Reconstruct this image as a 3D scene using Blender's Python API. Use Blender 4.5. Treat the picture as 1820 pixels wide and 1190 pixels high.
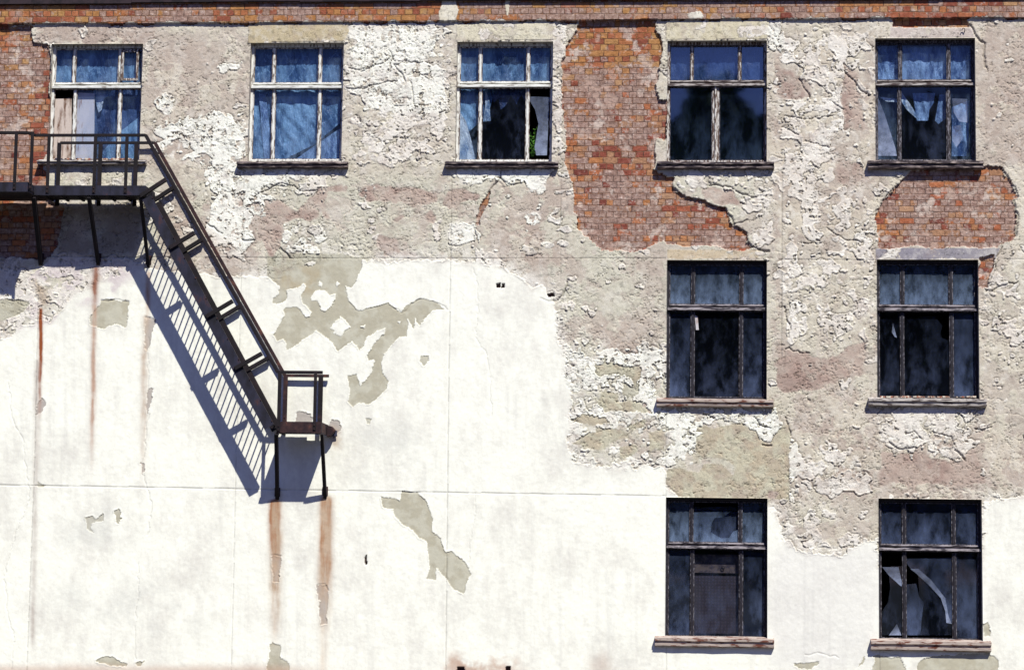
import bpy, bmesh, math, random
import numpy as np
from mathutils import Vector, Matrix
random.seed(7)
for o in list(bpy.data.objects): bpy.data.objects.remove(o)
SC = bpy.context.scene
# ------------------------------------------------------------------ camera
F, CX, CY, Z0 = 3800.0, 910.0, 595.0, 1.0
YAW, PITCH, ROLL = [math.radians(v) for v in (4.32106, 6.09925, -0.80652)]
cy_, sy_ = math.cos(YAW), math.sin(YAW); cp_, sp_ = math.cos(PITCH), math.sin(PITCH); cr_, sr_ = math.cos(ROLL), math.sin(ROLL)
R = np.array([[cy_, -sy_, 0], [sy_, cy_, 0], [0, 0, 1]]) @ np.array([[1, 0, 0], [0, cp_, -sp_], [0, sp_, cp_]]) @ np.array([[cr_, 0, sr_], [0, 1, 0], [-sr_, 0, cr_]])
AIM = np.array([9.1, 0.0, Z0 + 5.95]); CAM = AIM - 38.0 * R[:, 1]
cam = bpy.data.cameras.new('camera'); camo = bpy.data.objects.new('camera', cam); SC.collection.objects.link(camo)
M4 = Matrix(((R[0, 0], R[0, 2], -R[0, 1], CAM[0]), (R[1, 0], R[1, 2], -R[1, 1], CAM[1]), (R[2, 0], R[2, 2], -R[2, 1], CAM[2]), (0, 0, 0, 1)))
camo.matrix_world = M4
cam.sensor_width = 36; cam.sensor_fit = 'HORIZONTAL'; cam.lens = F / 1820 * 36; cam.clip_start = 0.5; cam.clip_end = 2000
SC.camera = camo
def W(px, py, d=0.0):
    """point seen at photograph pixel (px,py) on the plane d metres in front of the facade"""
    v = R @ np.array([(px - CX) / F, 1.0, -(py - CY) / F]); t = (-d - CAM[1]) / v[1]
    return Vector(CAM + t * v)
def proj(X, Y, Z):
    dx, dy, dz = X - CAM[0], Y - CAM[1], Z - CAM[2]
    a = R[0, 0] * dx + R[1, 0] * dy + R[2, 0] * dz; b = R[0, 1] * dx + R[1, 1] * dy + R[2, 1] * dz; c = R[0, 2] * dx + R[1, 2] * dy + R[2, 2] * dz
    return CX + F * a / b, CY - F * c / b
# ------------------------------------------------------------------ sky, sun, exposure
SUN = Vector((0.505, -1.0, 1.47)).normalized()
EL = math.asin(SUN.z); AZ = math.atan2(SUN.x, SUN.y)
w = bpy.data.worlds.new('World'); SC.world = w; w.use_nodes = True
nt = w.node_tree; bg = nt.nodes['Background']; sk = nt.nodes.new('ShaderNodeTexSky'); sk.sky_type = 'NISHITA'; sk.sun_disc = False
sk.sun_elevation = EL; sk.sun_rotation = AZ; sk.air_density = 1.6; sk.dust_density = 0.0; sk.ozone_density = 4.0; sk.altitude = 0
tn = nt.nodes.new('ShaderNodeMix'); tn.data_type = 'RGBA'; tn.blend_type = 'MULTIPLY'; tn.inputs[0].default_value = 1.0; tn.inputs[7].default_value = (0.70, 0.68, 1.34, 1)
nt.links.new(sk.outputs[0], tn.inputs[6]); nt.links.new(tn.outputs[2], bg.inputs[0]); bg.inputs[1].default_value = 0.050
sl = bpy.data.lights.new('sun', 'SUN'); sl.energy = 5.0; sl.angle = math.radians(0.5); sl.color = (1.0, 0.98, 0.885)
so = bpy.data.objects.new('sun', sl); SC.collection.objects.link(so); so.rotation_euler = (-SUN).to_track_quat('-Z', 'Y').to_euler(); so.location = (30, -40, 50)
SC.view_settings.view_transform = 'Standard'; SC.view_settings.look = 'None'; SC.view_settings.gamma = 1.0
SC.view_settings.exposure = 0.42
SC.render.engine = 'CYCLES'
# ------------------------------------------------------------------ helpers
def lin(c):
    c = c / 255.0
    return c / 12.92 if c <= 0.04045 else ((c + 0.055) / 1.055) ** 2.4
KA = 0.84
def C(r, g, b, k=KA): return (lin(r) * k, lin(g) * k, lin(b) * k)
def link(o, parent=None):
    SC.collection.objects.link(o)
    if parent is not None: o.parent = parent
    return o
def empty(name, loc, label, cat, group=None):
    o = bpy.data.objects.new(name, None); link(o); o.location = loc; o['label'] = label; o['category'] = cat
    if group: o['group'] = group
    bpy.context.view_layer.update(); return o
def tag(o, label=None, cat=None, group=None, kind=None):
    for k, v in (('label', label), ('category', cat), ('group', group), ('kind', kind)):
        if v: o[k] = v
    return o
def wloc(o):
    v = Vector(o.location)
    while o.parent is not None: o = o.parent; v += o.location
    return v
class MB:
    """collects shapes in world coordinates, builds ONE mesh object"""
    def __init__(s): s.bm = bmesh.new()
    def box(s, x0, x1, y0, y1, z0, z1, j=0.0):
        vs = [s.bm.verts.new((x + random.uniform(-j, j), y + random.uniform(-j, j), z + random.uniform(-j, j))) for x in (x0, x1) for y in (y0, y1) for z in (z0, z1)]
        for f in ((0, 1, 3, 2), (4, 6, 7, 5), (0, 4, 5, 1), (2, 3, 7, 6), (0, 2, 6, 4), (1, 5, 7, 3)): s.bm.faces.new([vs[i] for i in f])
        return s
    def bar(s, a, b, wx, wy, up=(0, 0, 1)):
        """rectangular bar from a to b; wy is the size along the up hint, wx across it"""
        a = Vector(a); b = Vector(b); d = (b - a).normalized(); u = Vector(up); x = d.cross(u)
        if x.length < 1e-4: x = d.cross(Vector((0, 1, 0)))
        x.normalize(); u = x.cross(d).normalized(); r = []
        for p in (a, b):
            for sx, sy in ((-1, -1), (1, -1), (1, 1), (-1, 1)): r.append(s.bm.verts.new(p + x * sx * wx / 2 + u * sy * wy / 2))
        for f in ((3, 2, 1, 0), (4, 5, 6, 7), (0, 1, 5, 4), (1, 2, 6, 5), (2, 3, 7, 6), (3, 0, 4, 7)): s.bm.faces.new([r[i] for i in f])
        return s
    def rod(s, a, b, r, n=8, r2=None):
        a = Vector(a); b = Vector(b); d = (b - a).normalized(); x = d.orthogonal().normalized(); y = d.cross(x); r2 = r if r2 is None else r2
        A = [s.bm.verts.new(a + (x * math.cos(t) + y * math.sin(t)) * r) for t in [i * 2 * math.pi / n for i in range(n)]]
        B = [s.bm.verts.new(b + (x * math.cos(t) + y * math.sin(t)) * r2) for t in [i * 2 * math.pi / n for i in range(n)]]
        for i in range(n): s.bm.faces.new((A[i], A[(i + 1) % n], B[(i + 1) % n], B[i]))
        s.bm.faces.new(A[::-1]); s.bm.faces.new(B); return s
    def slab(s, pts, y0, y1, holes=None):
        """polygon (x,z) outline extruded from y0 to y1"""
        A = [s.bm.verts.new((p[0], y0, p[1])) for p in pts]; B = [s.bm.verts.new((p[0], y1, p[1])) for p in pts]; n = len(pts)
        s.bm.faces.new(A); s.bm.faces.new(B[::-1])
        for i in range(n): s.bm.faces.new((A[i], B[i], B[(i + 1) % n], A[(i + 1) % n]))
        return s
    def build(s, name, mat, parent=None, bevel=0.0, smooth=False, tri=False):
        bmesh.ops.recalc_face_normals(s.bm, faces=s.bm.faces[:])
        if tri: bmesh.ops.triangulate(s.bm, faces=s.bm.faces[:])
        if bevel: bmesh.ops.bevel(s.bm, geom=s.bm.edges[:], offset=bevel, segments=1, affect='EDGES')
        c = Vector((0, 0, 0)); off = wloc(parent) if parent is not None else Vector((0, 0, 0))
        ns = len(s.bm.verts)
        for v in s.bm.verts: c += v.co
        c /= max(ns, 1)
        for v in s.bm.verts: v.co -= c
        me = bpy.data.meshes.new(name); s.bm.to_mesh(me); s.bm.free()
        if smooth:
            for p in me.polygons: p.use_smooth = True
        o = bpy.data.objects.new(name, me); me.materials.append(mat); link(o, parent); o.location = c - off
        return o
# ------------------------------------------------------------------ materials
def newmat(name):
    m = bpy.data.materials.new(name); m.use_nodes = True; n = m.node_tree
    for x in list(n.nodes): n.nodes.remove(x)
    out = n.nodes.new('ShaderNodeOutputMaterial'); return m, n, out
def N(n, t, **k):
    x = n.nodes.new(t)
    for a, b in k.items(): setattr(x, a, b)
    return x
def geo_noise(n, scale, stretch=(1, 1, 1), detail=5, rough=0.6):
    g = N(n, 'ShaderNodeNewGeometry'); mp = N(n, 'ShaderNodeMapping'); mp.inputs['Scale'].default_value = stretch
    n.links.new(g.outputs['Position'], mp.inputs['Vector']); t = N(n, 'ShaderNodeTexNoise'); t.inputs['Scale'].default_value = scale
    t.inputs['Detail'].default_value = detail; t.inputs['Roughness'].default_value = rough
    n.links.new(mp.outputs[0], t.inputs['Vector']); return t
def ramp(n, src, stops):
    r = N(n, 'ShaderNodeValToRGB'); e = r.color_ramp.elements
    while len(e) < len(stops): e.new(0.5)
    for i, (p, c) in enumerate(stops): e[i].position = p; e[i].color = (*c, 1) if len(c) == 3 else c
    n.links.new(src, r.inputs['Fac']); return r
def two_tone(name, c1, c2, scale, stretch=(1, 1, 1), lo=0.45, hi=0.55, rough=0.7, bump=0.3, metal=0.0, bscale=60, c3=None):
    m, n, out = newmat(name); b = N(n, 'ShaderNodeBsdfPrincipled'); t = geo_noise(n, scale, stretch)
    st = [(lo, c1), (hi, c2)] + ([(min(hi + 0.14, 1.0), c3)] if c3 else [])
    r = ramp(n, t.outputs['Fac'], st); n.links.new(r.outputs['Color'], b.inputs['Base Color'])
    b.inputs['Roughness'].default_value = rough; b.inputs['Metallic'].default_value = metal; b.inputs['Specular IOR Level'].default_value = 0.3
    t2 = geo_noise(n, bscale, stretch, 4); bu = N(n, 'ShaderNodeBump'); bu.inputs['Strength'].default_value = bump; bu.inputs['Distance'].default_value = 0.01
    n.links.new(t2.outputs['Fac'], bu.inputs['Height']); n.links.new(bu.outputs[0], b.inputs['Normal']); n.links.new(b.outputs[0], out.inputs[0]); return m
MAT = {}
MAT['frame_white'] = two_tone('frame_white', C(110, 98, 88), C(216, 214, 208), 9, (3, 3, 0.8), 0.38, 0.47, c3=C(240, 240, 234))
MAT['frame_worn'] = two_tone('frame_worn', C(95, 75, 65), C(205, 200, 195), 10, (3, 3, 0.8), 0.46, 0.56)
MAT['frame_grey'] = two_tone('frame_grey', C(46, 40, 44), C(128, 125, 134), 14, (3, 3, 1), 0.48, 0.62)
MAT['frame_dark'] = two_tone('frame_dark', C(30, 27, 36), C(52, 50, 62), 16, (2, 2, 1), 0.5, 0.66, c3=C(150, 145, 145))
MAT['rail_white'] = two_tone('rail_white', C(120, 105, 90), C(222, 222, 216), 7, (0.7, 2, 4), 0.36, 0.46, c3=C(246, 246, 240), bscale=30)
MAT['rail_worn'] = two_tone('rail_worn', C(70, 56, 56), C(186, 178, 174), 7, (0.7, 2, 4), 0.44, 0.56, bscale=30)
MAT['rail_grey'] = two_tone('rail_grey', C(44, 38, 46), C(170, 162, 166), 7, (0.7, 2, 4), 0.42, 0.56, bscale=30)
MAT['sill_light'] = two_tone('sill_light', C(92, 80, 78), C(196, 188, 182), 9, (0.6, 2, 3), 0.42, 0.52)
MAT['sill_rust'] = two_tone('sill_rust', C(112, 66, 52), C(186, 170, 160), 7, (0.8, 2, 3), 0.40, 0.48)
MAT['sill_dark'] = two_tone('sill_dark', C(60, 50, 55), C(165, 150, 145), 11, (0.5, 2, 3), 0.5, 0.6)
MAT['iron'] = two_tone('iron', C(17, 11, 16), C(30, 21, 27), 5, (1, 1, 1), 0.42, 0.62, rough=0.75, metal=0.0, bump=0.25, c3=C(56, 35, 36))
MAT['iron_plate'] = two_tone('iron_plate', C(20, 18, 28), C(40, 40, 58), 5, (1, 1, 0.5), 0.36, 0.58, rough=0.7, bump=0.3, c3=C(74, 46, 46))
MAT['iron_rust'] = two_tone('iron_rust', C(42, 27, 32), C(64, 42, 42), 6, (1, 1, 1), 0.42, 0.58, rough=0.85, bump=0.4, c3=C(112, 68, 54))
MAT['interior'] = two_tone('interior', (0.014, 0.013, 0.019), (0.030, 0.027, 0.034), 0.6, rough=0.95)
MAT['flashing'] = two_tone('flashing', C(30, 24, 30), C(52, 40, 46), 3, rough=0.8)
MAT['reveal_dark'] = two_tone('reveal_dark', C(60, 52, 58), C(90, 78, 76), 6, rough=0.9)
MAT['board'] = two_tone('board', C(105, 72, 52), C(205, 190, 180), 4, (3, 1, 0.6), 0.36, 0.52, rough=0.8, bump=0.4)
MAT['board_pale'] = two_tone('board_pale', C(150, 110, 85), C(205, 200, 205), 4, (3, 1, 0.7), 0.32, 0.44, rough=0.8, bump=0.3)
MAT['rubble'] = two_tone('rubble', C(150, 95, 75), C(210, 200, 185), 20, rough=0.95)
def film(name, c1, c2, scale=2.2, stretch=(1.5, 1, 0.5), rough=0.35, alpha=1.0):
    m, n, out = newmat(name); b = N(n, 'ShaderNodeBsdfPrincipled'); t = geo_noise(n, scale, stretch, 6)
    r = ramp(n, t.outputs['Fac'], [(0.42, c1), (0.60, c2)])
    # pale crease lines: fold highlights painted into the colour
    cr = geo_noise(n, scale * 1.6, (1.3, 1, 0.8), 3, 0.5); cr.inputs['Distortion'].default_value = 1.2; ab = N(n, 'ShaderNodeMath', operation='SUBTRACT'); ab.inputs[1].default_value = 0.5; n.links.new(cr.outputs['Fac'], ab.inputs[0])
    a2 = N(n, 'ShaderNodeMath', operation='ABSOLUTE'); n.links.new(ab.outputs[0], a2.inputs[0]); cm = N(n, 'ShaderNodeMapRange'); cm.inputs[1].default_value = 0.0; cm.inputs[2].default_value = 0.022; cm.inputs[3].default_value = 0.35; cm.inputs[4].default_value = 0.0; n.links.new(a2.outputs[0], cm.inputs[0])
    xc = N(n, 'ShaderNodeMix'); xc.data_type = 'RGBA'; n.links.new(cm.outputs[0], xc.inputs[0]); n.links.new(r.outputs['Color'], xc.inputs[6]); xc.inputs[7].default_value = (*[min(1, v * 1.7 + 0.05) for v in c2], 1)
    n.links.new(xc.outputs[2], b.inputs['Base Color'])
    b.inputs['Roughness'].default_value = rough; b.inputs['Specular IOR Level'].default_value = 0.25
    t2 = geo_noise(n, scale * 2.5, stretch, 6); bu = N(n, 'ShaderNodeBump'); bu.inputs['Strength'].default_value = 0.9; bu.inputs['Distance'].default_value = 0.08
    n.links.new(t2.outputs['Fac'], bu.inputs['Height']); n.links.new(bu.outputs[0], b.inputs['Normal'])
    if alpha < 1:
        tr = N(n, 'ShaderNodeBsdfTransparent'); mx = N(n, 'ShaderNodeMixShader'); mx.inputs[0].default_value = alpha
        n.links.new(tr.outputs[0], mx.inputs[1]); n.links.new(b.outputs[0], mx.inputs[2]); n.links.new(mx.outputs[0], out.inputs[0])
    else: n.links.new(b.outputs[0], out.inputs[0])
    return m
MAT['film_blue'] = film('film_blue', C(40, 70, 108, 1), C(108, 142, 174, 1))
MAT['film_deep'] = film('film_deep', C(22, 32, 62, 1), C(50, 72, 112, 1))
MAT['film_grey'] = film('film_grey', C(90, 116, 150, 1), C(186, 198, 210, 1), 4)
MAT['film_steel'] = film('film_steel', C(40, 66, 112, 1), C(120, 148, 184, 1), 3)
def glass(name, dust, lo, hi, amt, scale=3.0, stretch=(1.5, 1, 0.75), gloss=1.0, tint=(0.93, 0.95, 0.98)):
    """old window glass: clear with a mirror reflection and a film of dirt on it"""
    m, n, out = newmat(name); tr = N(n, 'ShaderNodeBsdfTransparent'); tr.inputs[0].default_value = (*tint, 1)
    gl = N(n, 'ShaderNodeBsdfGlossy'); gl.inputs['Roughness'].default_value = 0.03; gl.inputs[0].default_value = (0.72, 0.82, 0.95, 1)
    fr = N(n, 'ShaderNodeFresnel'); fr.inputs['IOR'].default_value = 1.5
    fm = N(n, 'ShaderNodeMath', operation='MULTIPLY'); fm.inputs[1].default_value = gloss; fm.use_clamp = True; n.links.new(fr.outputs[0], fm.inputs[0])
    gb = N(n, 'ShaderNodeNewGeometry'); ib = N(n, 'ShaderNodeMath', operation='SUBTRACT'); ib.inputs[0].default_value = 1.0; n.links.new(gb.outputs['Backfacing'], ib.inputs[1])
    fb = N(n, 'ShaderNodeMath', operation='MULTIPLY'); n.links.new(fm.outputs[0], fb.inputs[0]); n.links.new(ib.outputs[0], fb.inputs[1]); fm = fb
    mx = N(n, 'ShaderNodeMixShader'); n.links.new(fm.outputs[0], mx.inputs[0]); n.links.new(tr.outputs[0], mx.inputs[1]); n.links.new(gl.outputs[0], mx.inputs[2])
    df = N(n, 'ShaderNodeBsdfDiffuse'); df.inputs[0].default_value = (*dust, 1)
    t = geo_noise(n, scale, stretch, 8, 0.65); mr = N(n, 'ShaderNodeMapRange'); mr.inputs[1].default_value = lo; mr.inputs[2].default_value = hi; mr.inputs[3].default_value = amt[0]; mr.inputs[4].default_value = amt[1]
    n.links.new(t.outputs['Fac'], mr.inputs[0])
    # dirt gathers towards the bottom edge of every light; only the outer face carries it
    tc = N(n, 'ShaderNodeTexCoord'); sg = N(n, 'ShaderNodeSeparateXYZ'); n.links.new(tc.outputs['Generated'], sg.inputs[0])
    gz = N(n, 'ShaderNodeMapRange'); gz.inputs[1].default_value = 0.0; gz.inputs[2].default_value = 0.75; gz.inputs[3].default_value = 1.75; gz.inputs[4].default_value = 0.55; n.links.new(sg.outputs['Z'], gz.inputs[0])
    g2 = N(n, 'ShaderNodeMath', operation='MULTIPLY'); n.links.new(mr.outputs[0], g2.inputs[0]); n.links.new(gz.outputs[0], g2.inputs[1])
    mr = N(n, 'ShaderNodeMath', operation='MULTIPLY'); mr.use_clamp = True; n.links.new(g2.outputs[0], mr.inputs[0]); n.links.new(ib.outputs[0], mr.inputs[1])
    m2 = N(n, 'ShaderNodeMixShader'); n.links.new(mr.outputs[0], m2.inputs[0]); n.links.new(mx.outputs[0], m2.inputs[1]); n.links.new(df.outputs[0], m2.inputs[2])
    n.links.new(m2.outputs[0], out.inputs[0]); return m
MAT['glass_clean'] = glass('glass_clean', (0.20, 0.30, 0.48), 0.45, 0.8, (0.01, 0.35))
MAT['glass_blue'] = glass('glass_blue', (0.10, 0.16, 0.30), 0.44, 0.8, (0.01, 0.16), gloss=4.2)
MAT['glass_dusty'] = glass('glass_dusty', (0.16, 0.22, 0.34), 0.34, 0.75, (0.10, 0.60), 5)
MAT['glass_dark'] = glass('glass_dark', (0.14, 0.18, 0.32), 0.46, 0.85, (0.012, 0.20), 3, gloss=1.6)
MAT['glass_haze'] = glass('glass_haze', (0.15, 0.20, 0.36), 0.38, 0.8, (0.04, 0.40), 2.5, gloss=1.6)
MAT['glass_shard'] = glass('glass_shard', (0.36, 0.42, 0.60), 0.3, 0.75, (0.12, 0.55), 6, (1, 1, 1))

# ------------------------------------------------------------------ the facade: numpy paint and relief maps
H_, W_ = 1190, 1820
def raster(polys, blur=0):
    m = np.zeros((H_ + 200, W_ + 200), np.float32)           # 100 px margin round the photograph
    for P in (polys if isinstance(polys[0][0], (tuple, list)) else [polys]):
        P = np.array(P, float) + 100.0
        x0, y0 = np.floor(P.min(0)).astype(int) - 1; x1, y1 = np.ceil(P.max(0)).astype(int) + 1
        x0, y0 = max(x0, 0), max(y0, 0); x1, y1 = min(x1, W_ + 200), min(y1, H_ + 200)
        X = np.arange(x0, x1)[None, :] + 0.5
        ys = np.arange(y0, y1) + 0.5; par = np.zeros((len(ys), x1 - x0), bool)
        for i in range(len(P)):
            (ax, ay), (bx, by) = P[i], P[(i + 1) % len(P)]
            if ay == by: continue
            lo, hi = min(ay, by), max(ay, by); r = np.where((ys > lo) & (ys <= hi))[0]
            if len(r) == 0: continue
            xc = ax + (ys[r] - ay) * (bx - ax) / (by - ay)
            par[r[0]:r[-1] + 1] ^= (X < xc[:, None])
        m[y0:y1, x0:x1][par] = 1
    return blur2(m, blur) if blur else m
def blur2(m, r):
    r = int(round(r))
    if r < 1: return m
    for _ in range(2):
        for ax in (0, 1):
            p = np.pad(m, [(r + 1, r) if a == ax else (0, 0) for a in (0, 1)], mode='edge'); c = np.cumsum(p, axis=ax, dtype=np.float64)
            m = ((c[2 * r + 1:] - c[:-2 * r - 1]) if ax == 0 else (c[:, 2 * r + 1:] - c[:, :-2 * r - 1])) / (2 * r + 1)
            m = m.astype(np.float32)
    return m
def vnoise(x, y, seed):
    rs = np.random.RandomState(seed); T = rs.rand(256, 256).astype(np.float32)
    xi = np.floor(x).astype(np.int32); yi = np.floor(y).astype(np.int32); fx = x - xi; fy = y - yi
    fx = fx * fx * (3 - 2 * fx); fy = fy * fy * (3 - 2 * fy); xi &= 255; yi &= 255; x2 = (xi + 1) & 255; y2 = (yi + 1) & 255
    return (T[yi, xi] * (1 - fx) + T[yi, x2] * fx) * (1 - fy) + (T[y2, xi] * (1 - fx) + T[y2, x2] * fx) * fy
def fbm(x, y, s, seed, octv=5, g=0.55):
    a, t, n = 1.0, 0.0, 0.0; x = x / s; y = y / s
    for k in range(octv):
        n = n + a * vnoise(x + 37.7 * k, y + 11.3 * k, seed + k); t += a; a *= g
        x, y = (x * 1.62 + y * 1.18), (y * 1.62 - x * 1.18)
    return (n / t).astype(np.float32)
def uni(f):
    q = np.percentile(f[::7, ::7], np.linspace(0, 100, 101)); return np.interp(f, q, np.linspace(0, 1, 101)).astype(np.float32)
def sst(a, b, x):
    t = np.clip((x - a) / (b - a), 0, 1); return t * t * (3 - 2 * t)
STEP = 0.0125
XF = np.arange(-0.75, 19.05, STEP); ZF = np.arange(Z0 - 0.35, Z0 + 12.45, STEP)
PLW, PLH = 4.0, 3.0
# openings: name -> photograph pixel box (left, right, top, bottom)
OPEN = {1: (88, 251, 78, 286), 2: (443, 609, 76, 286), 3: (811, 982, 74, 287), 4: (1186, 1363, 72, 288), 5: (1556, 1734, 68, 287),
        6: (1185, 1363, 462, 710), 7: (1559, 1740, 461, 709), 8: (1183, 1364, 884, 1136), 9: (1562, 1746, 886, 1140)}
RECT = {}
for k, (l, r, t, b) in OPEN.items():
    m_ = (t + b) / 2; c_ = (l + r) / 2
    RECT[k] = [W(l, m_).x, W(r, m_).x, W(c_, t).z, W(c_, b).z]
GX, GZ = np.meshgrid(XF, ZF)             # rows = z, cols = x
# snap grid lines to the openings
for k in RECT:
    xl, xr, zt, zb = RECT[k]; il, ir = int(round((xl - XF[0]) / STEP)), int(round((xr - XF[0]) / STEP)); jb, jt = int(round((zb - ZF[0]) / STEP)), int(round((zt - ZF[0]) / STEP))
    GX[jb:jt + 1, il] = xl; GX[jb:jt + 1, ir] = xr; GZ[jb, il:ir + 1] = zb; GZ[jt, il:ir + 1] = zt
    RECT[k] += [il, ir, jb, jt]
PX, PY = proj(GX, 0.0, GZ); PX = PX.astype(np.float32); PY = PY.astype(np.float32)
def warp(amp, s, seed):
    return (fbm(PX, PY, s, seed, 4) - 0.5) * 2 * amp, (fbm(PX, PY, s, seed + 50, 4) - 0.5) * 2 * amp
WX, WY = warp(9, 26, 11); wx2, wy2 = warp(3.2, 6, 71)
def samp(m, k=1.0):
    x = np.clip(PX + k * (WX + wx2) + 100, 0, W_ + 199).astype(np.int32); y = np.clip(PY + k * (WY + wy2) + 100, 0, H_ + 199).astype(np.int32)
    return m[y, x]
def poly(P, k=1.0, blur=0): return samp(raster(P, blur), k)
#@PAINT
# ---- brick
BR = [
 [(-100, -100), (1920, -100), (1920, 32), (1590, 34), (1180, 36), (1010, 38), (700, 40), (400, 42), (-100, 44)],
 [(-100, 40), (60, 46), (52, 58), (60, 75), (89, 79), (88, 240), (78, 300), (79, 335), (86, 352), (115, 369), (110, 395), (101, 430), (94, 452), (80, 458), (-100, 457)],
 [(1030, 36), (1165, 36), (1166, 55), (1176, 80), (1170, 108), (1167, 140), (1168, 176), (1186, 178), (1186, 243), (1166, 246), (1165, 285), (1160, 303), (1170, 310), (1199, 312), (1201, 335), (1218, 352), (1245, 355), (1268, 367), (1290, 371), (1301, 384), (1304, 401), (1325, 412), (1328, 428), (1345, 441),
  (1312, 446), (1279, 440), (1240, 437), (1185, 438), (1180, 428), (1152, 441), (1114, 448), (1081, 447), (1061, 436), (1037, 415), (1026, 398), (1023, 362), (1015, 321), (1005, 288), (1008, 262), (1002, 190), (1001, 109), (1012, 71)],
 [(1622, 300), (1609, 315), (1593, 331), (1576, 345), (1555, 382), (1558, 440), (1775, 441), (1783, 433), (1805, 420), (1809, 387), (1802, 355), (1809, 348), (1802, 331), (1791, 315), (1781, 300), (1754, 295)],
 [(1738, 455), (1768, 455), (1757, 514), (1738, 512)],
 [(868, 335), (858, 350), (850, 362), (847, 400), (852, 400), (857, 376), (866, 352), (872, 338)],
]
brick = poly(BR, 0.9)
brick = np.maximum(brick, poly([(1588, 30), (1716, 30), (1724, 48), (1586, 48)], 0.15))
BP = [[(782, -20), (815, -20), (812, 8), (816, 20), (811, 40), (781, 41), (780, 25), (786, 10)], [(900, -20), (914, -20), (907, 8), (905, 28), (902, 31), (899, 12)], [(1222, 24), (1244, 22), (1252, 33), (1226, 36)]]
bandp = poly(BP, 0.35)
brick = np.where(bandp > 0.5, 0, brick)
band = poly([(-100, -100), (1920, -100), (1920, 32), (1590, 34), (1180, 36), (1010, 38), (700, 40), (400, 42), (-100, 44)], 0.12)
# ---- whitewash coverage (probability that the top white coat survives)
cov = np.full(PX.shape, 0.10, np.float32)
def zone(arr, P, v, blur=10, k=1.0):
    m = poly(P, k, blur); arr[:] = arr * (1 - m) + v * m
zone(cov, [(620, 40), (800, 40), (800, 235), (760, 290), (640, 290), (618, 200)], 0.62)
zone(cov, [(640, 60), (780, 60), (780, 190), (720, 215), (650, 180)], 0.92, 16)
zone(cov, [(985, 40), (1030, 42), (1000, 80), (1000, 290), (985, 290)], 0.35, 4)
zone(cov, [(255, 45), (440, 45), (440, 210), (255, 205)], 0.04)
zone(cov, [(275, 215), (436, 205), (436, 300), (400, 330), (300, 300), (272, 250)], 0.60, 9)
zone(cov, [(280, 165), (315, 170), (305, 205), (280, 205)], 0.7, 4)
zone(cov, [(383, 108), (430, 110), (432, 126), (390, 128)], 0.95, 3)
zone(cov, [(255, 290), (365, 290), (370, 400), (330, 440), (255, 300)], 0.06, 6)
zone(cov, [(365, 292), (440, 300), (560, 302), (562, 318), (500, 332), (455, 345), (441, 400), (450, 430), (440, 455), (395, 457), (378, 440), (362, 397), (385, 370), (388, 345), (362, 350), (370, 320)], 0.90, 6)
zone(cov, [(440, 345), (500, 330), (560, 322), (618, 303), (632, 330), (600, 325), (560, 345), (480, 352), (452, 400)], 0.40, 6)
zone(cov, [(500, 395), (560, 400), (588, 440), (575, 460), (520, 462), (500, 430)], 0.55, 6)
zone(cov, [(530, 440), (580, 440), (562, 470), (540, 472)], 0.9, 3)
zone(cov, [(800, 300), (972, 302), (968, 345), (945, 341), (930, 320), (905, 326), (880, 316), (850, 326), (806, 322)], 0.97, 4)
zone(cov, [(798, 395), (842, 392), (846, 430), (820, 438), (800, 436)], 0.88, 4)
zone(cov, [(935, 366), (962, 366), (962, 400), (940, 410)], 0.6, 4)
zone(cov, [(830, 435), (880, 440), (885, 468), (850, 466)], 0.6, 4)
zone(cov, [(1380, 42), (1556, 42), (1556, 290), (1540, 330), (1385, 330), (1380, 200)], 0.30, 10)
zone(cov, [(1440, 60), (1545, 50), (1530, 160), (1550, 190), (1500, 200), (1470, 290), (1395, 300), (1400, 190), (1430, 120)], 0.55, 10)
zone(cov, [(1365, 42), (1385, 42), (1388, 88), (1365, 92)], 0.9, 4)
zone(cov, [(1203, 304), (1372, 304), (1376, 440), (1345, 436), (1330, 400), (1305, 372), (1260, 350), (1203, 335)], 0.42, 6)
zone(cov, [(1386, 335), (1556, 335), (1556, 600), (1440, 620), (1390, 600)], 0.36, 10)
zone(cov, [(1500, 40), (1560, 40), (1560, 60), (1500, 60)], 0.2, 4)
zone(cov, [(1744, 470), (1820, 440), (1820, 700), (1760, 690), (1745, 600)], 0.35, 8)
zone(cov, [(1735, 40), (1900, 40), (1900, 295), (1740, 290)], 0.06, 6)
zone(cov, [(1183, 722), (1382, 722), (1380, 790), (1330, 760), (1250, 755), (1240, 800), (1183, 830)], 0.86, 5)
zone(cov, [(1395, 800), (1540, 790), (1535, 885), (1405, 890)], 0.55, 8)
zone(cov, [(1404, 770), (1420, 790), (1416, 885), (1405, 885)], 0.97, 3)
zone(cov, [(1560, 722), (1732, 722), (1730, 790), (1700, 815), (1640, 800), (1560, 792)], 0.80, 5)
zone(cov, [(1732, 745), (1762, 750), (1758, 768), (1736, 768)], 0.9, 3)
zone(cov, [(1040, 440), (1183, 440), (1183, 560), (1030, 560)], 0.10, 8)
zone(cov, [(975, 495), (1018, 500), (1010, 570), (990, 560)], 0.6, 5)
zone(cov, [(1002, 610), (1183, 620), (1183, 840), (1000, 850)], 0.80, 12)
zone(cov, [(1040, 690), (1120, 700), (1130, 740), (1040, 745)], 0.5, 8)
zone(cov, [(1010, 740), (1180, 745), (1180, 815), (1010, 820)], 0.45, 8)
zone(cov, [(60, 45), (276, 45), (276, 76), (60, 78)], 0.05, 4)
zone(cov, [(95, 300), (260, 300), (260, 460), (95, 460)], 0.15, 5)
zone(cov, [(-100, 458), (260, 458), (250, 560), (60, 600), (-100, 600)], 0.72, 10)
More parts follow.
